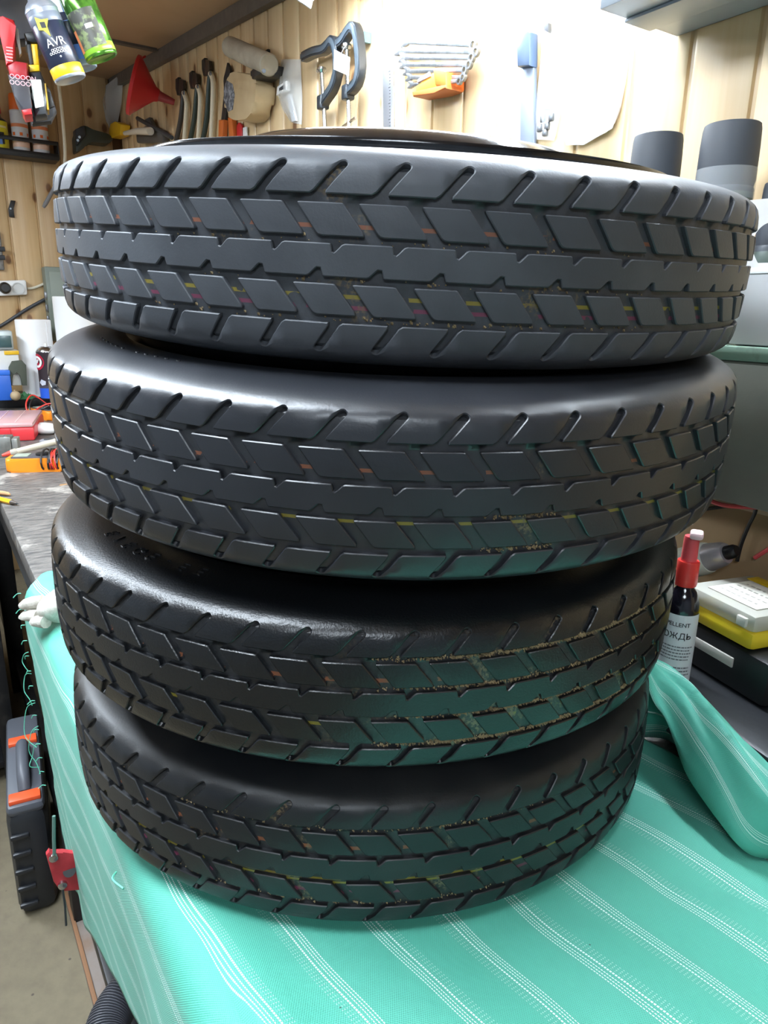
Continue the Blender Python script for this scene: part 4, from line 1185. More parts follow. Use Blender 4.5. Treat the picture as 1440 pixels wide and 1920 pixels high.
rack_can('aerosol_can', 'dark navy aerosol can lettered AVR with yellow star and yellow base', (133, 151), (78, 22), .0295, .10, M_SILV,
         lambda L: [(.004, .022, M_YELP), (.022, L*.80, M_NAVY), (L*.44, L*.446, M_YELP), (L*.80, L*.93, mat('steel_blue', '#6d7480', .35))], avr)
def bluex(t2, r, L):
    bm = BM(); label_patch(bm, r, -.75, -.1, L*.66, L*.88); finish(bm, 'pale_label', mat('pale_label', '#d9d6d2', .5), t2)
    bm = BM(); label_patch(bm, r, -1.2, 1.2, L*.55, L*.56); finish(bm, 'blue_line', mat('blue_line', '#6f8fd8', .4), t2)
    bm = BM(); label_patch(bm, r, -.7, -.5, L*.48, L*.5); finish(bm, 'white_dot', M_TEXTW, t2)
rack_can('aerosol_can', 'dark aerosol can with bright blue shoulder and base band', (154, 130), (104, -20), .0300, .035, mat('blue_grey_can', '#8ea0b8', .3, .3),
         lambda L: [(.010, .035, mat('bright_blue', '#5f86dc', .35)), (.035, L*.66, mat('navy_can2', '#242a44', .3)), (L*.66, L*.99, mat('bright_blue', '#5f86dc'))], bluex)
def greenx(t2, r, L):
    bm = BM(); label_patch(bm, r, -1.3, .5, L*.12, L*.62); finish(bm, 'dark_label', mat('dark_label_print', '#4a4a44', .4, c2='#7d8a60', nscale=70, nlo=.5, nhi=.6), t2)
    bm = BM(); label_patch(bm, r+.0004, -.35, .1, L*.36, L*.42); finish(bm, 'white_tag', M_TEXTW, t2)
    bm = BM(); label_patch(bm, r+.0004, -1.4, -1.1, L*.1, L*.4); finish(bm, 'orange_strip', mat('orange_print', '#e0875a'), t2)
rack_can('aerosol_can', 'shiny green aerosol can with busy dark label in the hanging rack', (192, 110), (132, -30), .0305, .095, mat('green_foil', '#5f9a3a', .15, .6, c2='#3f6b2c', nscale=35, nlo=.4, nhi=.6),
         lambda L: [(.006, .020, mat('leaf_green', '#86b83c', .25)), (.020, L*.96, mat('green_foil', '#5f9a3a'))], greenx)
f = fR
P0 = fR.P0
t2 = thing('trigger_sprayer', 'red and black trigger spray bottle hanging in the rack', 'spray bottle', fR.loc, fR.rot)
prism_part('trigger_neck', px_pts(fR, [(-8, 44), (8, 46), (29, 52), (26, 62), (30, 86), (31, 112), (24, 132), (14, 134), (11, 112), (10, 84), (6, 66), (-8, 62)], .02), -.065, -.02, M_REDP, t2, .006)
prism_part('shoulder', px_pts(fR, [(17, 134), (31, 126), (54, 130), (55, 162), (32, 166), (20, 152)], .02), -.068, -.008, mat('dark_red', '#a8202a', .38), t2, .008)
prism_part('bottle', px_pts(fR, [(17, 150), (32, 163), (56, 160), (60, 200), (62, 216), (42, 218), (30, 192)], .02), -.068, -.004, mat('charcoal_bottle', '#3a3a40', .4), t2, .008)
prism_part('base_label', px_pts(fR, [(42, 217), (60, 214), (62, 225), (48, 227)], .02), -.0695, -.004, M_REDP, t2, .003)
prism_part('trigger', px_pts(fR, [(28, 60), (36, 64), (42, 108), (38, 114), (32, 84)], .02), -.05, -.036, mat('pale_trigger', '#b9b5ae', .4), t2, .002)
for i, y in enumerate((90, 96, 102, 108, 114)):
    p = fR(18, y, .087); box_part('grip_rib', p, (.011, .004, .003), mat('rib_red', '#d98080', .4), t2, .001)
for i, (y, s) in enumerate(((146, 'Sonax'[:0] or 'OOOON'), (157, 'OOOOO'))):
    p = fR(43, y, .0895); text_part(s, .011, mat('rose_print', '#d8a0a8', .5), t2, M=Matrix.Translation(p))
t2 = thing('trigger_sprayer', 'black trigger spray bottle with yellow nozzle and blank white label', 'spray bottle', fR.loc, fR.rot)
prism_part('nozzle_head', px_pts(fR, [(44, 56), (62, 52), (76, 60), (76, 74), (62, 76), (50, 72)], .06), -.045, -.01, M_BLACKP, t2, .005)
prism_part('nozzle_tube', px_pts(fR, [(57, 76), (70, 76), (74, 116), (63, 118)], .06), -.045, -.01, M_YELP, t2, .005)
prism_part('trigger', px_pts(fR, [(48, 74), (57, 74), (62, 112), (56, 116)], .06), -.036, -.016, M_DGREYP, t2, .003)
prism_part('collar', px_pts(fR, [(53, 117), (73, 116), (75, 130), (54, 132)], .06), -.048, -.006, mat('bright_yellow', '#e8c21e', .4), t2, .004)
prism_part('bottle', px_pts(fR, [(54, 131), (76, 130), (84, 150), (90, 190), (88, 214), (66, 217), (58, 180)], .06), -.055, .0, mat('black_bottle', '#2b2e33', .38), t2, .010)
prism_part('label', px_pts(fR, [(56, 148), (77, 148), (83, 198), (66, 202)], .06), -.0565, -.05, mat('white_label', '#f1f1ef', .5), t2, .001, .002)
prism_part('side_strip', px_pts(fR, [(83, 154), (86, 154), (92, 204), (88, 204)], .06), -.052, -.01, mat('dark_yellow', '#b08a20', .45), t2, .001)
t2 = thing('black_pouch', 'flat black tool pouch hanging behind the yellow-nozzled spray bottle', 'pouch', fR.loc, fR.rot)
prism_part('pouch', px_pts(fR, [(84, 150), (94, 165), (106, 205), (100, 215), (96, 225), (60, 230), (56, 200)], -.0), .012, .045, mat('black_fabric', '#222226', .7, bump=.2), t2, .005)
prism_part('flap', px_pts(fR, [(84, 168), (95, 172), (102, 198), (92, 202)], .0), .004, .014, M_BLACKP, t2, .002)

# ================================================================== things on the far part of the bench
fS = frB(60, 742, .22)
ZL = float(fS.P0[2])                        # top of the black ledge
pl, pr = fS(-40, 742), fS(205, 742)
t = thing('bench_ledge', 'low black wooden ledge at the back of the bench under the paper rolls', 'ledge', Vector((fS.loc.x, fS.loc.y, HB)), ROT_B)
lh = ZL+EYE_H-HB
xr = (DA-.01) - float(NA @ fS.P0)
box_part('board', ((pl.x+xr)/2, .085, lh-.008), (xr-pl.x, .26, .016), M_BLACKP, t, .003)
box_part('front_strip', ((pl.x+xr)/2, -.04, lh/2), (xr-pl.x, .016, lh), M_BLACKP, t, .003)
box_part('back_strip', ((pl.x+xr)/2, .19, lh/2-.004), (xr-pl.x, .016, lh-.016), M_BLACKP, t, .002)
def ledge(px, off=0.):
    q = fS(px, 742, off); return W(fS.P0 + fS.x*q.x - fS.y*off)
def px_w(fr, x0, x1, y): return (fr(x1, y)-fr(x0, y)).length
def paper_roll(label, px0, px1, ytop, off):
    l = ledge((px0+px1)/2, off); r = px_w(fS, px0, px1, 680)/2
    h = fS(px0, ytop, off).z
    t = thing('paper_roll', label, 'paper roll', l, ROT_B, 'white paper rolls on the ledge')
    lathe_part('paper', [(.022, 0), (r-.003, 0), (r, .003), (r*1.0, h-.003), (r-.003, h), (.024, h), (.022, h-.002)], mat('tissue_white', '#f4f4f4', .85, bump=.25, bscale=90), t, 48, None, True)
    lathe_part('core', [(.019, .001), (.022, .001), (.022, h-.001), (.019, h-.001)], mat('card_core', '#b79a72', .8), t, 28, None, True)
    bm = BM(); rbox(bm, (r*.62, -r*.80, h*.50), (.004, .003, h*.95), .001); finish(bm, 'loose_sheet_edge', mat('tissue_shade', '#dcdcde', .85), t)
    return t
paper_roll('white paper towel roll behind the can with the red round emblem', 44, 110, 599, .0)
paper_roll('taller white paper roll next to the grey-green cabinet', 118, 214, 556, .03)
# --- can with red emblem
l = ledge(96, .13); r = px_w(fS, 76, 118, 700)/2*.92; h = fS(96, 660, .13).z
t = spray_can('aerosol_can', 'dark aerosol can with red round bird emblem and blue foot', l, r, h, mat('dark_can', '#33282c', .3), [(.004, h*.24, mat('bright_blue2', '#2f5fd0', .35)), (h*.24, h*.30, mat('grey_violet', '#4a4652', .4))], rot=-.38)
lathe_part('shoulder', [(r*.99, h), (r*.985, h+.004), (r*.80, h+.016), (r*.62, h+.021), (r*.60, h+.019), (r*.8, h+.012), (r*.96, h)], M_CHROME, t, 32, None, True)
bm = BM(); N = 28
def disc_on_can(name, R, a0, z, rad, m_, inner=0.):
    bm = BM(); o_, i_ = [], []
    for i in range(N):
        th = 2*PI*i/N; x, zz = rad*math.cos(th), rad*math.sin(th)
        o_.append(bm.verts.new((x, 0, zz))); i_.append(bm.verts.new((x*inner, 0, zz*inner)) if inner else None)
    if inner:
        for i in range(N): bm.faces.new((o_[i], o_[(i+1) % N], i_[(i+1) % N], i_[i]))
    else:
        c_ = bm.verts.new((0, 0, 0))
        for i in range(N): bm.faces.new((o_[i], o_[(i+1) % N], c_))
    wrap(bm, R, a0, z); return finish(bm, name, m_, t)
disc_on_can('red_emblem', r+.0008, -.28, h*.80, r*.80, mat('emblem_red', '#b8203c', .4))
disc_on_can('white_ring', r+.0014, -.28, h*.80, r*.58, M_TEXTW, .62)
bm = BM(); prism(bm, [Vector((-.012, -.008)), Vector((.002, -.004)), Vector((.010, .008)), Vector((.004, .012)), Vector((-.006, .004))], -.0003, .0003, 0); wrap(bm, r+.0018, -.28, h*.80); finish(bm, 'bird_mark', M_TEXTW, t)
bm = BM(); prism(bm, [Vector((-.016, 0)), Vector((-.004, .014)), Vector((.016, .006)), Vector((.014, -.008)), Vector((-.002, -.012))], -.0003, .0003, 0); wrap(bm, r+.001, .1, h*.36); finish(bm, 'white_patch', mat('pale_grey_print', '#c9ccd6', .4), t)
bm.free() if False else None
# --- clutter on the ledge's left end
t = thing('grey_package', 'silver-grey boxed package lying on the far end of the ledge', 'package', ledge(4, .06), ROT_B)
z0, z1 = fS(4, 655, .06).z, fS(4, 619, .06).z
box_part('box', (0, 0, (z0+z1)/2), (.125, .09, z1-z0), mat('silver_grey', '#b9c4c4', .35, .2), t, .008)
box_part('clear_front', (.02, -.048, (z0+z1)/2-.005), (.07, .006, (z1-z0)*.6), mat('dark_teal_window', '#3f5a5c', .25), t, .002)
box_part('red_tab', (-.045, -.047, (z0+z1)/2+.01), (.02, .004, .02), M_REDP, t, .001)
t = thing('white_carton', 'white carton with yellow edge under the silver-grey package', 'carton', ledge(10, .06), ROT_B)
zb_ = fS(4, 722, .06).z; 
box_part('carton', (-.01, .005, (z0+max(zb_, 0))/2-.001), (.15, .08, z0-max(zb_, 0)-.002), mat('off_white_card', '#d9d8d2', .6), t, .003)
box_part('yellow_flap', (.04, -.037, z0-.012), (.055, .004, .016), M_YELP, t, .001)
box_part('red_patch', (-.075, -.037, z0-.06), (.03, .004, .03), M_REDP, t, .001)
t = thing('blue_box', 'small bright blue box at the front of the ledge', 'box', ledge(4, .115), ROT_B)
h_ = fS(4, 694, .115).z
box_part('lower', (0, 0, h_*.42), (.075, .035, h_*.84), mat('blue_plastic', '#2a63c4', .4), t, .003)
box_part('lid', (0, 0, h_*.92), (.077, .037, h_*.16), mat('blue_plastic_lid', '#2f6fd6', .4), t, .002)
t = thing('foam_arch', 'dark grey-green foam arch standing on the ledge beside the blue box', 'foam piece', ledge(33, .10), ROT_B)
f = Fr(fS.P0 + fS.x*fS(33, 742, .10).x - fS.y*.10, ROT_B)
prism_part('arch', px_pts(f, [(15, 722), (16, 688), (22, 677), (40, 675), (48, 684), (50, 722), (40, 722), (38, 702), (30, 694), (22, 702), (22, 722)]), -.02, .003, mat('grey_green_foam', '#4c5146', .8, bump=.3), t, .004)
t = thing('wooden_ball', 'tan wooden ball in front of the foam arch', 'ball', ledge(29, .15), ROT_B)
rr = .020
lathe_part('ball', [(rr*math.sin(PI*i/14), rr-rr*math.cos(PI*i/14)) for i in range(15)], mat('tan_wood', '#b09a78', .6), t, 24)
lathe_part('peg', [(0, 2*rr-.003), (.005, 2*rr-.003), (.005, 2*rr+.004), (0, 2*rr+.005)], mat('tan_wood2', '#9a8360', .6), t, 12)
t = thing('green_rag', 'folded green rag at the foot of the white paper roll', 'rag', ledge(44, .12), ROT_B)
bm = BM(); n = 14
rows = [[bm.verts.new((-.05+.10*i/n, -.03+.06*j/8, .004+.022*math.sin(PI*i/n)*math.sin(PI*j/8)*(1+.4*math.sin(2.1*i+j)))) for i in range(n+1)] for j in range(9)]
for A, B in zip(rows[:-1], rows[1:]):
    for i in range(n): bm.faces.new((A[i], A[i+1], B[i+1], B[i]))
bmesh.ops.solidify(bm, geom=bm.faces[:], thickness=.003); finish(bm, 'folds', mat('rag_green', '#4f8a5c', .85, c2='#3d6f49', nscale=30), t)

# --- red organiser
P = on_z(66, 826, ZT)
t = thing('red_organizer', 'flat red organizer case with clear lid on the bench', 'organizer', W(P), math.radians(20))
f = Fr(P, math.radians(20))
w_ = .22; h_ = f(66, 792).z
box_part('base', (-w_/2, .16, h_*.36), (w_, .32, h_*.72), mat('organizer_red', '#d4363c', .35), t, .006)
box_part('lid', (-w_/2, .16, h_*.86), (w_*.985, .315, h_*.26), mat('pink_clear_lid', '#e2b5b5', .2, alpha=.75), t, .006)
box_part('latch', (-w_*.4, -.003, h_*.55), (.04, .008, .02), mat('organizer_red', '#d4363c'), t, .002)
for i in range(3): box_part('rib', (-w_*.25*(i+1), .16, h_*.995), (.003, .29, .002), mat('pink_rib', '#e8c4c4', .3), t, .0005)
P = on_z(2, 812, ZT+.05)
# --- multimeters
M_MMO = mat('multimeter_orange', '#ef8a1c', .4); M_MMG = mat('multimeter_grey', '#4a4a50', .45)
def multimeter(label, px, rot, L=.15):
    P = on_z(*px, ZT); t = thing('multimeter', label, 'multimeter', W(P), rot, 'orange multimeters on the bench')
    wd, ht = .075, .036
    bm = BM(); prism(bm, round_poly([Vector((-L/2, -wd/2)), Vector((L*.15, -wd*.46)), Vector((L/2, -wd/2)), Vector((L/2, wd/2)), Vector((L*.15, wd*.46)), Vector((-L/2, wd/2))], [.014, .01, .014, .014, .01, .014], 4), 0, ht, .008, 3)
    for v in bm.verts: v.co = Vector((v.co.x, v.co.z, v.co.y))
    finish(bm, 'rubber_holster', M_MMO, t)
    bm = BM(); prism(bm, round_poly([Vector((-L*.42, -wd*.36)), Vector((L*.42, -wd*.36)), Vector((L*.42, wd*.36)), Vector((-L*.42, wd*.36))], [.008]*4, 3), ht-.004, ht+.004, .002)
    for v in bm.verts: v.co = Vector((v.co.x, v.co.z, v.co.y))
    finish(bm, 'face', M_MMG, t)
    box_part('display', (-L*.26, 0, ht+.0045), (L*.24, wd*.55, .002), mat('lcd_grey', '#9aa596', .3), t, .0005)
    lathe_part('dial', [(0, ht+.003), (.017, ht+.003), (.017, ht+.009), (.014, ht+.011), (0, ht+.011)], M_BLACKP, t, 24, Matrix.Translation((L*.08, 0, 0)))
    for y in (-.02, 0, .02): lathe_part('jack', [(0, ht+.003), (.005, ht+.003), (.005, ht+.007), (0, ht+.007)], M_REDP if y > 0 else M_BLACKP, t, 12, Matrix.Translation((L*.36, y, 0)))
    return t
def coil(parent, c, rx, rz, n, r, m_, ph=0.):
    pts = []
    for i in range(n*14+1):
        a = 2*PI*i/14; pts.append(Vector(c)+Vector((.012*math.sin(a*.37+ph)+.010*(i/(n*14)-.5), rx*math.cos(a), rz+rz*1.05*math.sin(a))))
    bm = BM(); tube(bm, pts, r, 7); finish(bm, 'test_lead', m_, parent)
M_LEADR, M_LEADB = mat('lead_red', '#d8382e', .4), mat('lead_black', '#1d1c1e', .4)
t = multimeter('orange multimeter with wound leads behind the pale probe, nearest the tyres', (74, 880), math.radians(12))
coil(t, (.045, 0, .0), .048, .026, 3, .0026, M_LEADR, 0); coil(t, (.030, 0, .0), .048, .027, 3, .0026, M_LEADB, 1.2); coil(t, (.060, 0, .0), .047, .026, 2, .0026, M_LEADB, 2)
t = multimeter('orange multimeter tangled in red leads behind the red organizer', (88, 784), math.radians(-35), .15)
pts = [Vector((.0, .05, .01)), Vector((-.05, .03, .05)), Vector((-.07, -.01, .085)), Vector((-.05, -.05, .055)), Vector((-.02, -.055, .01)), Vector((.02, -.04, .045)), Vector((.05, .0, .06)), Vector((.07, .04, .01))]
bm = BM(); tube(bm, pts, .003, 8, 6); finish(bm, 'test_lead', M_LEADR, t)
bm = BM(); tube(bm, [p*.9+Vector((.01, 0, -.002)) for p in pts[::-1]], .003, 8, 6); finish(bm, 'test_lead', M_LEADB, t)
# --- probe lying on the front multimeter
fP = frZ(60, 862, ZT); a, b = fP(20, 850, .03), fP(112, 826, .03)
t = thing('test_probe', 'grey-beige marker with red tip lying across the front multimeter', 'marker', fP.loc, fP.rot)
ln = (b-a).length
lathe_part('tip', [(0, -.024), (.004, -.022), (.008, -.002), (.008, 0)], mat('red_tip', '#cf4433', .45), t, 16, axis_M(a, b))
lathe_part('collar', [(.008, 0), (.010, .002), (.011, .014), (.0085, .018)], mat('beige_grey', '#9d978a', .5), t, 16, axis_M(a, b))
lathe_part('barrel', [(.0085, .018), (.009, .02), (.009, ln), (.006, ln+.003), (0, ln+.003)], mat('pale_khaki', '#b5ae9b', .5), t, 16, axis_M(a, b))
# --- mouse-shaped white charger, grey puck, block, dark roll, pencil, stick
P = on_z(88, 814, ZT)
t = thing('white_adapter', 'rounded white plastic adapter between the two multimeters', 'adapter', W(P), math.radians(5))
bm = BM(); bmesh.ops.create_uvsphere(bm, u_segments=24, v_segments=12, radius=1); bmesh.ops.scale(bm, vec=(.042, .030, .020), verts=bm.verts); bmesh.ops.translate(bm, vec=(0, 0, .019), verts=bm.verts)
for v in bm.verts: v.co.z = max(v.co.z, .001)
finish(bm, 'shell', M_WHITEP, t); box_part('button', (-.01, 0, .0385), (.02, .014, .003), mat('grey_button', '#b9b9b9', .4), t, .001)
P = on_z(92, 834, ZT)
t = thing('grey_puck', 'small grey plastic puck in front of the white adapter', 'puck', W(P), 0)
lathe_part('body', [(0, 0), (.026, 0), (.028, .003), (.027, .014), (.022, .018), (0, .018)], mat('mid_grey', '#85878d', .45), t); lathe_part('inset', [(0, .018), (.014, .018), (.014, .0195), (0, .0195)], M_DGREYP, t)
P = on_z(6, 858, ZT)
t = thing('metal_block', 'square bare metal block with screw heads on the bench edge', 'block', W(P), math.radians(18))
box_part('block', (-.01, .025, .030), (.07, .05, .06), mat('scuffed_alu', '#8f918c', .4, .7, c2='#6a6b66', nscale=30), t, .003)
box_part('side_plate', (.034, .025, .028), (.016, .046, .052), mat('alu_plate', '#a5a6a0', .35, .7), t, .002)
for x in (-.03, -.01, .01): lathe_part('screw_head', [(0, .060), (.005, .060), (.0045, .064), (0, .064)], M_CHROME, t, 10, Matrix.Translation((x, .012, 0)))
P = on_z(-2, 800, ZT)
t = thing('tape_coil', 'black roll of insulating tape leaning on the red organizer', 'tape', W(P)+Vector((-.02, -.09, 0)), math.radians(15))
lathe_part('roll', [(.020, -.011), (.036, -.011), (.037, 0), (.036, .011), (.020, .011)], M_BLACKP, t, 32, Matrix.Translation((0, 0, .0372)) @ Matrix.Rotation(PI/2, 4, 'X'), True)
lathe_part('core', [(.018, -.011), (.020, -.011), (.020, .011), (.018, .011)], mat('card_core', '#b79a72'), t, 32, Matrix.Translation((0, 0, .0372)) @ Matrix.Rotation(PI/2, 4, 'X'), True)
a, b = W(on_z(-30, 934, ZT)), W(on_z(36, 950, ZT))
t = thing('pencil', 'yellow pencil with dark point lying on the bench corner', 'pencil', a)
v = b-a; ln = v.length; Mx = axis_M(Vector((0, 0, .0062)), v+Vector((0, 0, .0062)))
lathe_part('shaft', [(0, 0), (.006, 0), (.006, ln*.80), (.0058, ln*.80)], mat('pencil_yellow', '#e3a21a', .4), t, 6, Mx)
lathe_part('sharpened_cone', [(.006, ln*.80), (.0022, ln*.94)], mat('dark_cone', '#4a4038', .5), t, 12, Mx)
lathe_part('point', [(.0022, ln*.94), (0, ln)], M_BLACKP, t, 12, Mx)
a, b = W(on_z(-30, 924, ZT)), W(on_z(19, 931, ZT))
t = thing('wooden_stick', 'short bare wooden stick beside the yellow pencil', 'stick', a)
v = b-a; bm = BM(); tube(bm, [Vector((0, 0, .006)), v*.5+Vector((0, 0, .006)), v*.9+Vector((0, 0, .006)), v+Vector((0, 0, .005))], [.0055, .0055, .005, .0025], 8); finish(bm, 'stick', mat('bare_wood', '#b98d62', .65), t)
bm = BM(); tube(bm, [v*.02+Vector((0, 0, .006)), v*.10+Vector((0, 0, .006))], .0059, 8); finish(bm, 'painted_end', mat('brown_end', '#7d5a3c', .6), t)
# --- white crumpled glove on the cloth
P = on_z(104, 1168, ZB+.004)
t = thing('work_glove', 'crumpled dirty white work glove lying on the cloth by the tyres', 'glove', W(P), -.5)
def blob(name, c, s, m_, parent, seed, amp=.18):
    bm = BM(); bmesh.ops.create_icosphere(bm, subdivisions=4, radius=1)
    g = np.random.default_rng(seed); K = [(Vector(g.normal(0, 2.2, 3)), g.uniform(0, 6)) for _ in range(7)]
    for v in bm.verts:
        n_ = sum(math.sin(k_.dot(v.co)+p_) for k_, p_ in K)/7
        v.co = Vector((v.co.x*s[0], v.co.y*s[1], v.co.z*s[2]))*(1+amp*2*n_)
        v.co += Vector(c); v.co.z = max(v.co.z, .0008)
    return finish(bm, name, m_, parent, angle=180)
M_GLOVE = mat('dirty_cotton', '#cfcac0', .9, c2='#9d968a', nscale=40, bump=.5, bscale=260)
blob('palm', (0, .02, .024), (.030, .034, .024), M_GLOVE, t, 4)
for i, (x, y, z, a_) in enumerate(((-.022, .0, .028, .5), (-.028, .012, .016, .2), (-.020, -.010, .010, -.1), (.006, -.018, .010, -.4))):
    bm = BM(); d = Vector((-math.cos(a_), -math.sin(a_)*.5-.2, -.15)); p = Vector((x, y, z))
    tube(bm, [p, p+d*.014, p+d*.026+Vector((0, 0, -.002)), p+d*.034+Vector((0, 0, -.004))], [.009, .0088, .008, .0045], 10)
    for v in bm.verts: v.co.z = max(v.co.z, .001)
    finish(bm, 'finger', M_GLOVE, t)
bm = BM(); lathe(bm, [(.024, 0), (.028, .004), (.026, .012), (.022, .014), (.022, .002)], 24, Matrix.Translation((.012, .03, .006)) @ Matrix.Rotation(.5, 4, 'Y'), True); finish(bm, 'cuff', mat('grey_cuff', '#8d8a82', .9), t)

# ================================================================== under and beside the bench
# --- black tool case with orange latches
p0, p1 = on_z(38, 1724, -EYE_H), on_z(112, 1700, -EYE_H)
rot_c = math.atan2((p1-p0)[1], (p1-p0)[0]); wc = np.linalg.norm(p1-p0)
t = thing('tool_case', 'upright black plastic tool case with two orange latches on the floor', 'tool case', W((p0+p1)/2), rot_c)
f = Fr((p0+p1)/2, rot_c)
hc = f(75, 1500).z
M_CASE = mat('case_black', '#26282c', .42, bump=.08, bscale=300); M_CASEG = mat('case_grey', '#54575e', .45)
box_part('shell', (0, .19, hc*.46), (wc*1.0, .38, hc*.92), M_CASE, t, .022)
box_part('top_edge', (0, .19, hc*.93), (wc*.94, .37, hc*.10), M_CASEG, t, .016)
for i in range(5): 
    z = hc*(.12+.155*i)
    bm = BM(); rbox(bm, (-wc*.22, -.002, z), (wc*.46, .010, .010), .003); finish(bm, 'side_rib', M_CASE, t)
for y in (.03, .25):
    bm = BM(); rbox(bm, (0, y, hc*.985), (wc*.78, .030, .012), .003); finish(bm, 'latch', mat('latch_orange', '#e8582e', .4), t)
tube_part('handle', [(0, .06, hc*.97), (0, .085, hc*1.06), (0, .15, hc*1.085), (0, .20, hc*1.06), (0, .225, hc*.97)], .013, M_CASEG, t, 10, 4)
# --- black steel shelving in front of the bench, with two bins
RK0, RK1, RB0, RB1 = 1.92, 2.75, -.42, .085
hr = HB-.07
rk = thing('steel_shelving', 'low black steel shelving rack standing in front of the bench', 'shelving', ab((RK0+RK1)/2, (RB0+RB1)/2, -EYE_H), ROT_A)
ra, rb = (RK1-RK0)/2, (RB1-RB0)/2
for sx_ in (-1, 1):
    for sy_ in (-1, 1): box_part('post', (sx_*(ra-.02), sy_*(rb-.02), hr/2), (.036, .036, hr), M_STEEL, rk, .003)
for z in (.06, .40, hr-.012): box_part('shelf_board', (0, 0, z), (2*ra-.01, 2*rb-.01, .020), M_STEEL, rk, .003)
box_part('side_panel', (0, rb-.004, hr/2), (2*ra-.08, .006, hr-.06), mat('rack_dark', '#1c1d1f', .6), rk, .001)
box_part('end_panel', (-ra+.006, 0, hr/2), (.006, 2*rb-.08, hr-.06), mat('rack_dark', '#1c1d1f', .6), rk, .001)
t = thing('storage_bin', 'grey-green plastic storage bin on the bottom shelf of the black rack', 'bin', ab(2.10, -.10, -EYE_H+.0705), ROT_A)
box_part('tub', (0, 0, .13), (.28, .26, .26), mat('bin_green_grey', '#4b5653', .5), t, .02)
box_part('rim', (0, 0, .262), (.30, .28, .025), mat('bin_rim', '#5f6b68', .45), t, .008)
t = thing('storage_bin', 'pale blue-grey plastic box on the middle shelf of the black rack', 'bin', ab(2.08, -.10, -EYE_H+.4105), ROT_A)
box_part('tub', (0, 0, .06), (.26, .24, .12), mat('pale_blue_grey', '#8a979f', .5), t, .012)
box_part('lid', (0, 0, .125), (.28, .26, .015), mat('pale_lid', '#9aa6ad', .45), t, .005)
# --- red steel plate on a wire
P0 = on_plane(100, 1630, NA, .060)
f = Fr(P0, math.atan2(P0[1], P0[0])-PI/2)
t = thing('red_plate', 'red steel plate with bolts hanging under the bench beside the cloth', 'plate', f.loc, f.rot)
prism_part('plate', px_pts(f, [(86, 1600), (92, 1592), (98, 1598), (118, 1594), (160, 1600), (168, 1664), (118, 1668), (108, 1660), (100, 1650)]), -.004, .004, mat('red_enamel', '#c23a42', .45, c2='#a02c34', nscale=30), t, .0015)
for x, y in ((100, 1607), (117, 1658)): lathe_part('bolt', [(0, 0), (.006, 0), (.0055, .004), (0, .005)], M_CHROME, t, 10, Matrix.Translation(f(x, y, .004)) @ Matrix.Rotation(PI/2, 4, 'X'))
tube_part('hook_hole', [f(130, 1633, .0045), f(130, 1633, .0052)], .008, M_BLACKP, t, 14)
tube_part('suspension_wire', [f(102, 1602, .006), f(101, 1575, .006), f(101, 1530, .004)], .0022, mat('green_wire', '#5f7f76', .5), t, 6)
tube_part('lower_wire', [f(117, 1664, .006), f(122, 1700, .004), f(124, 1735, .002)], .0015, M_DGREYP, t, 6)
# --- flat steel beam on the floor along the bench
pa, pb = on_z(128, 1712, -EYE_H), on_z(182, 1915, -EYE_H)
dv = pb-pa; Lb = float(np.linalg.norm(dv)); rbm = math.atan2(dv[1], dv[0])
t = thing('steel_beam', 'rusty grey-brown steel channel lying on the floor along the bench', 'beam', W(pa), rbm)
box_part('flange', (Lb*.5+.05, .075, .006), (Lb+.3, .15, .012), mat('rusty_steel', '#857a72', .7, c2='#7d6552', nscale=14), t, .002)
box_part('web', (Lb*.5+.05, .150, .03), (Lb+.3, .012, .06), mat('rusty_steel2', '#5c544e', .7), t, .002)
box_part('edge', (Lb*.5+.05, .004, .014), (Lb+.3, .008, .006), mat('rust_edge', '#8a6446', .75), t, .001)
# --- corrugated hose
pts = [W(on_z(x, y, z)) for x, y, z in ((262, 1840, -.86), (230, 1872, -.86), (206, 1912, -.86), (196, 1955, -.86), (204, 2010, -.86))]
P = smooth_path(pts, 16)
t = thing('corrugated_hose', 'grey ribbed vacuum hose curving out from under the cloth', 'hose', (0, 0, 0))
bm = BM(); rr = [(.030 if (i//2) % 2 else .0265) for i in range(len(P)*1)]
Q = []
for i in range(len(P)-1):
    for j in range(3): Q.append(P[i].lerp(P[i+1], j/3))
tube(bm, Q, [(.0262 if i % 6 < 3 else .0222) for i in range(len(Q))], 22); finish(bm, 'ribbed_tube', mat('hose_grey', '#4b4c52', .4), t, angle=30)
tube_part('cuff', [Q[0], Q[0]+(Q[0]-Q[1]).normalized()*.05], .028, M_BLACKP, t, 22)
# hose support: a black vacuum cleaner drum under the bench
t = thing('shop_vacuum', 'black shop vacuum drum under the cloth-covered bench', 'vacuum cleaner', ab(.36, .40, -EYE_H), ROT_A)
lathe_part('drum', [(0, 0), (.15, 0), (.16, .01), (.17, .30), (.165, .31), (.12, .40), (0, .41)], M_BLACKP, t, 36)
lathe_part('lid_band', [(.172, .29), (.178, .295), (.178, .315), (.166, .32)], M_DGREYP, t, 36)

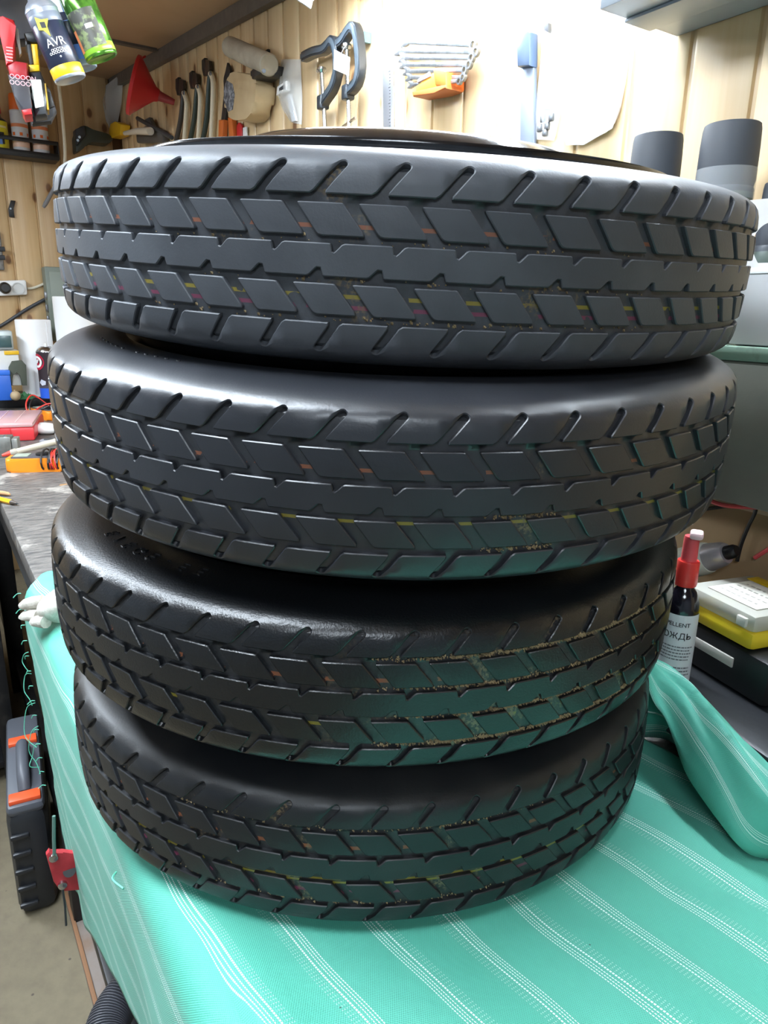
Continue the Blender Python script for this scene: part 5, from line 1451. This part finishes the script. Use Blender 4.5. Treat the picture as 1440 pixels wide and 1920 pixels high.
# ================================================================== right end of the bench
# --- cardboard box, steel toolbox on it
RB = ROT_A
P0 = on_plane(1390, 922, NA, .815)
f = Fr(P0, RB)
zc = float(P0[2])                            # top of the cardboard box
M_CARD = mat('cardboard', '#a58a66', .8, c2='#94795a', nscale=6, bump=.08, bscale=200)
hcb = zc - ZT
t = thing('cardboard_box', 'plain brown cardboard box carrying the grey steel toolbox', 'box', Vector((f.loc.x, f.loc.y, HB)), RB)
x0, x1 = -.26, .30
box_part('carton', ((x0+x1)/2, .041, hcb/2), (x1-x0, .08, hcb), M_CARD, t, .002)
box_part('tape_strip', ((x0+x1)/2, -.0005, hcb*.93), (x1-x0-.004, .002, hcb*.04), mat('card_edge', '#c8b294', .7), t, .0005)
ht = float(f(1400, 645).z)
t = thing('steel_toolbox', 'grey-green painted steel toolbox with chipped upper edge under the spray cans', 'toolbox', f.loc, RB)
M_TBX = mat('chipped_grey_green', '#6e6e64', .55, c2='#5c5c54', nscale=5, bump=.1)
box_part('body', ((x0+x1)/2+.02, .004, ht*.46), (x1-x0-.02, .150, ht*.90), M_TBX, t, .003)
box_part('lid', ((x0+x1)/2+.02, .004, ht*.955), (x1-x0, .156, ht*.09), mat('mint_chipped', '#7e9a88', .5, c2='#5e6058', nscale=9, nlo=.47, nhi=.53), t, .003)
box_part('side_seam', (x0+.12, -.071, ht*.48), (.004, .004, ht*.8), M_TBX, t, .001)
ZTB = zc + ht
# --- spray cans
M_CAPG = mat('matt_grey_cap', '#4a4e55', .55); M_CLABEL = mat('white_label2', '#e8e8f0', .45)
def big_can(label, px_l, px_r, ytop, dist, clear=True):
    fx = frD((px_l+px_r)/2, ytop+40, dist)
    a_, b_ = fx(px_l, ytop+20), fx(px_r, ytop+20); r = (b_-a_).length/2
    ztop = fx.P0[2] + fx((px_l+px_r)/2, ytop).z
    loc = Vector((fx.loc.x, fx.loc.y, ZTB+EYE_H)); H = ztop - ZTB
    t = thing('spray_paint_can', label, 'spray can', loc, fx.rot, 'spray paint cans on the steel toolbox')
    hb = H-.068
    lathe_part('body', [(0, 0), (r*.93, 0), (r*.97, .003), (r*.94, .006), (r*.94, hb-.006), (r*.97, hb), (r*.9, hb+.004), (0, hb+.006)], mat('grey_can_body', '#5b6066', .4), t, 40)
    lathe_part('cap', [(0, hb+.0), (r*.90, hb+.0), (r*.97, hb+.010), (r*.955, hb+.045), (r*.93, H-.006), (r*.90, H-.001), (r*.86, H), (0, H-.001)], M_CAPG, t, 48)
    bm = BM(); lathe(bm, [(r*.945, .012), (r*.955, .0125), (r*.955, hb-.016), (r*.945, hb-.0155)], 40); finish(bm, 'label_band', M_CLABEL, t)
    bm = BM(); lathe(bm, [(r*.95, hb-.016), (r*.96, hb-.0155), (r*.96, hb-.004), (r*.95, hb-.0035)], 40); finish(bm, 'green_band', mat('grey_green_band', '#66736c', .4), t)
    if clear:
        bm = BM(); lathe(bm, [(r*.985, hb-.010), (r*.995, hb-.008), (r*.985, hb+.022), (r*.98, hb+.022)], 40); finish(bm, 'clear_sleeve', M_CLEAR, t)
        bm = BM()                           # blue diamond emblem
        o_ = [Vector((-.020, 0)), Vector((0, .012)), Vector((.020, 0)), Vector((0, -.012))]; i_ = [p*.72 for p in o_]
        O = [bm.verts.new((p.x, 0, p.y)) for p in o_]; I_ = [bm.verts.new((p.x, 0, p.y)) for p in i_]
        for i in range(4): bm.faces.new((O[i], O[(i+1) % 4], I_[(i+1) % 4], I_[i]))
        bmesh.ops.subdivide_edges(bm, edges=bm.edges, cuts=2); wrap(bm, r*.965, -.25, hb-.022); finish(bm, 'blue_emblem', mat('blue_violet_print', '#6f78c8', .4), t)
        bm = BM(); prism(bm, [Vector((-.008, -.004)), Vector((0, .004)), Vector((.008, -.004))], -.0002, .0002, 0); wrap(bm, r*.967, -.22, hb-.022); finish(bm, 'emblem_peak', mat('navy_print', '#3a4a8a', .4), t)
        bm = BM(); label_patch(bm, r*.957, .72, .98, hb-.05, hb-.018); finish(bm, 'grey_panel', mat('grey_print', '#a8aab4', .4), t)
    return t
big_can('grey-capped spray paint can without sleeve, closer to the white packet', 1180, 1281, 255, 1.00, False)
big_can('grey-capped spray paint can with clear sleeve and blue diamond emblem', 1309, 1428, 235, .96, True)
big_can('short grey-capped can partly behind the white crate', 1424, 1500, 343, .95, False)
# --- white plastic crate with hand holes
fC = Fr(on_plane(1405, 600, NA, .752), RB)
t = thing('white_crate', 'white plastic crate with rounded cut-outs standing on the steel toolbox', 'crate', Vector((fC.loc.x, fC.loc.y, ZTB+EYE_H)), RB)
dz = fC.P0[2]-ZTB
def fc(x, y): p = fC(x, y); return Vector((p.x, p.z+dz))
M_CRATE = mat('crate_white', '#f0f0f0', .4)
outer = [fc(1372, 385), fc(1400, 376), fc(1440, 372), fc(1500, 372), fc(1500, 520), fc(1500, 620), fc(1374, 596)]
outer[5].y = .002; outer[6].y = .002
holes = [[fc(1379, 398), fc(1389, 394), fc(1397, 408), fc(1396, 428), fc(1386, 436), fc(1379, 425)], [fc(1410, 470), fc(1414, 440), fc(1432, 420), fc(1470, 410), fc(1476, 480), fc(1450, 500), fc(1424, 500)]]
holes = [round_poly(h_, [.006]*len(h_), 4) for h_ in holes]
pts = [Vector(p) for p in round_poly(outer, [.012, .006, .001, .001, .001, .001, .001], 4)]; edges = []; n0 = len(pts)
edges += [(i, (i+1) % n0) for i in range(n0)]
for h_ in holes:
    s_ = len(pts); pts += h_; edges += [(s_+i, s_+(i+1) % len(h_)) for i in range(len(h_))]
r_ = delaunay_2d_cdt(pts, edges, [], 2, 1e-6)
def in_poly(p, poly):
    c_ = False
    for i in range(len(poly)):
        a, b = poly[i], poly[(i+1) % len(poly)]
        if (a.y > p.y) != (b.y > p.y) and p.x < (b.x-a.x)*(p.y-a.y)/(b.y-a.y)+a.x: c_ = not c_
    return c_
bm = BM(); vs = [bm.verts.new((p.x, 0, p.y)) for p in r_[0]]
for fce in r_[2]:
    c_ = sum((r_[0][i] for i in fce), Vector((0, 0)))/len(fce)
    if in_poly(c_, pts[:n0]) and not any(in_poly(c_, h_) for h_ in holes): bm.faces.new([vs[i] for i in fce])
bmesh.ops.solidify(bm, geom=bm.faces[:], thickness=.004); finish(bm, 'front_panel', M_CRATE, t, angle=30)
zlow = fc(1410, 512).y
box_part('lower_tub', ((outer[6].x+outer[5].x)/2, .045, zlow/2), (outer[5].x-outer[6].x, .085, zlow), mat('crate_pale', '#e2e2e6', .4), t, .005)
box_part('tub_lip', ((outer[6].x+outer[5].x)/2, .045, zlow+.002), (outer[5].x-outer[6].x+.006, .095, .006), M_CRATE, t, .002)

# --- bottle with red sprayer
fB = frZ(1248, 1345, ZB+.004)
fx = Fr(fB.P0, fB.rot)
t = thing('repellent_bottle', 'dark spray bottle with red pump head and white text label', 'spray bottle', Vector((fx.loc.x, fx.loc.y, HB)), fx.rot)
r = (fx(1297, 1200)-fx(1232, 1200)).length/2
zs1 = fx(1262, 1143).z; zs2 = fx(1262, 1092).z; z3 = fx(1262, 1046).z; z4 = fx(1262, 1000).z
b0 = fx.P0[2]-ZT
lathe_part('bottle', [(0, 0), (r*.94, 0), (r, .004), (r, b0+zs1-.004), (r*.99, b0+zs1+.004), (r*.93, b0+zs1+(zs2-zs1)*.45), (r*.72, b0+zs1+(zs2-zs1)*.8), (r*.52, b0+zs2-.002), (r*.5, b0+zs2+.004), (0, b0+zs2+.004)], mat('black_gloss_bottle', '#17151d', .12, coat=.5), t, 40)
bm = BM(); label_patch(bm, r, -1.5, 1.5, .012, b0+zs1+.002, n=30, nz=1); finish(bm, 'label', mat('label_white', '#d9dcde', .5), t)
lathe_part('collar', [(0, b0+zs2), (r*.62, b0+zs2), (r*.66, b0+zs2+.003), (r*.64, b0+z3-.002), (r*.60, b0+z3), (0, b0+z3)], mat('red_cap', '#d83a34', .35), t, 40)
lathe_part('pump_cap', [(0, b0+z3), (r*.46, b0+z3), (r*.44, b0+z4-.003), (r*.40, b0+z4), (0, b0+z4)], mat('red_clear_cap', '#e0555a', .3), t, 40)
box_part('spout', (.004, -.004, b0+z4+.003), (r*.75, .018, .008), mat('pale_pink', '#efc9cc', .35), t, .003)
text_part('REPELLENT', .0065, M_TEXTD, t, R=r, a0=-.25, dz=b0+zs1-.009)
text_part('ДОЖДЬ', .0095, M_TEXTD, t, R=r, a0=-.25, dz=b0+zs1-.022)
bm = BM(); g = np.random.default_rng(21)
def text_lines(bm, z0, z1, dzv, hh):
    z = z0
    while z > z1:
        a_ = -1.2; aend = 1.0*g.uniform(.75, 1)
        while a_ < aend:
            l_ = g.uniform(.06, .22); label_patch(bm, r+.0008, a_, min(a_+l_, aend), z-hh/2, z+hh/2, n=2, nz=1); a_ += l_+.035
        z -= dzv
top_ = b0+zs1
text_lines(bm, top_-.034, top_-.052, .0036, .0014); text_lines(bm, top_-.058, top_-.070, .0040, .0016); text_lines(bm, top_-.100, .02, .0034, .0013)
finish(bm, 'small_print', mat('grey_print2', '#6c6f72', .6), t)['kind'] = 'stuff'
bm = BM(); text_lines(bm, top_-.084, top_-.092, .0036, .0014); finish(bm, 'red_print', mat('red_print', '#c8605c', .6), t)['kind'] = 'stuff'

# --- stack of black cases with the yellow organiser
zo = -.290                                   # top of the organiser, relative to the eye
pF, pL_ = on_z(1418, 1158, zo), on_z(1283, 1092, zo)
dv = pF-pL_; ro = math.atan2(dv[1], dv[0])
f = Fr(pL_, ro); Lo = float(np.linalg.norm(dv))
dep = .10
def stack_loc(z): return Vector((pL_[0], pL_[1], z)) + EYE
tk = .040
t = thing('yellow_organizer', 'small parts organizer with clear lid, yellow rim and printed card', 'organizer', stack_loc(zo-tk), ro)
box_part('tray', (Lo/2, dep/2, tk*.28), (Lo, dep, tk*.5), mat('organizer_yellow', '#dcc02a', .4), t, .006)
box_part('lid', (Lo/2, dep/2, tk*.75), (Lo*.985, dep*.99, tk*.5), mat('clear_lid', '#c9c8bd', .25, alpha=.8), t, .006)
box_part('card', (Lo*.54, dep*.45, tk+.0008), (Lo*.66, dep*.62, .0012), mat('card_white', '#e8e6da', .6), t, .0003)
box_part('card_stripe', (Lo*.54, dep*.86, tk+.0008), (Lo*.80, dep*.16, .0013), mat('organizer_yellow2', '#e6c422', .45), t, .0003)
bm = BM()
for i in range(4):
    for j in range(7): rbox(bm, (Lo*(.30+.075*j), dep*(.26+.12*i), tk+.0016), (Lo*.05*(1 if (i+j) % 3 else .5), .002, .0003), 0)
finish(bm, 'card_print', mat('grey_print3', '#b5b2a6', .6), t, smooth=False)['kind'] = 'stuff'
for x in (.15, .85): box_part('hinge_notch', (Lo*x, -.001, tk*.75), (.012, .004, .010), mat('clear_lid2', '#d8d7cc', .3), t, .001)
zz = zo-tk
hU = (zz-ZT)*.45
t = thing('black_case', 'black plastic case directly under the yellow organizer', 'case', stack_loc(zz-hU-.0005), ro)
box_part('body', (Lo/2+.01, dep/2, hU/2), (Lo+.03, dep, hU), M_BLACKP, t, .006)
box_part('label_strip', (Lo*.45, -.0006, hU*.62), (Lo*.75, .003, hU*.22), mat('pale_strip', '#b9b6ae', .5), t, .0008)
hL = (zz-hU-ZT)-.0015
t = thing('black_case', 'larger black plastic case at the bottom of the case stack', 'case', stack_loc(ZT+.0005), ro)
box_part('body', (Lo/2+.05, dep/2-.030, hL/2), (Lo+.14, dep+.06, hL), mat('case_black2', '#15171b', .4, bump=.1), t, .006)
box_part('seam', (Lo/2+.05, dep/2-.030, hL*.55), (Lo+.144, dep+.064, .004), M_DGREYP, t, .001)
box_part('latch', (Lo*.7, -.063, hL*.5), (.03, .006, .03), M_DGREYP, t, .002)
# --- silver lamp lying behind
fT = Fr(on_plane(1330, 1050, NA, .782), ROT_A)
zr = zo-tk+.0
t = thing('hand_torch', 'silver and translucent torch lying behind the red pump bottle', 'torch', fT.loc, fT.rot)
a, b = fT(1268, 1060), fT(1382, 1032)
ln = (b-a).length; R0 = (fT(1300, 1085)-fT(1300, 1022)).length/2*.95
lathe_part('diffuser', [(0, 0), (R0*.9, .002), (R0, .010), (R0*.98, ln*.50), (R0*.90, ln*.56), (0, ln*.56)], mat('milky_plastic', '#e2e6dc', .35, c2='#d2d8cc', nscale=10), t, 32, axis_M(a, b))
lathe_part('metal_ring', [(R0*.86, ln*.55), (R0*.84, ln*.60), (R0*.72, ln*.78), (R0*.60, ln*.84), (0, ln*.84)], mat('brushed_alu', '#c4c2c6', .3, .5), t, 32, axis_M(a, b))
lathe_part('tail_cap', [(R0*.42, ln*.83), (R0*.40, ln*.96), (R0*.30, ln), (0, ln)], M_BLACKP, t, 24, axis_M(a, b))
# torch rests on a low grey parts tray
zt_b = fT.P0[2]+min(a.z, b.z)-R0-.0005
t = thing('parts_tray', 'low grey plastic parts tray under the silver torch', 'tray', Vector((fT.loc.x, fT.loc.y, HB)), fT.rot)
box_part('tray', (.0, .0, (zt_b-ZT)/2), (.06, .05, zt_b-ZT), M_DGREYP, t, .004)
box_part('lip', (.0, -.026, (zt_b-ZT)-.004), (.064, .003, .008), mat('mid_grey', '#85878d'), t, .001)
# --- cables in front of the cardboard box
def onf(x, y, o): return W(on_plane(x, y, np.array([-math.sin(RB), math.cos(RB), 0]), float(np.array([-math.sin(RB), math.cos(RB), 0]) @ P0)-o))
cord('red_cable', 'red cable running in front of the cardboard box', [onf(x, y, .012) for x, y in ((1290, 910), (1325, 935), (1352, 946), (1385, 950), (1440, 951), (1500, 949))], .0028, mat('cable_red', '#e0575a', .4))
cord('black_cable', 'thin black cable bent down beside the red cable at the cardboard box', [onf(x, y, .006) for x, y in ((1300, 958), (1340, 952), (1380, 948), (1412, 952), (1416, 960), (1404, 985), (1390, 1020), (1382, 1052))], .0024, M_LEADB)
cord('red_cable', 'short red cable end near the yellow organizer', [onf(x, y, .004) for x, y in ((1415, 1046), (1440, 1030), (1480, 1005))], .0026, mat('cable_red', '#e0575a'))
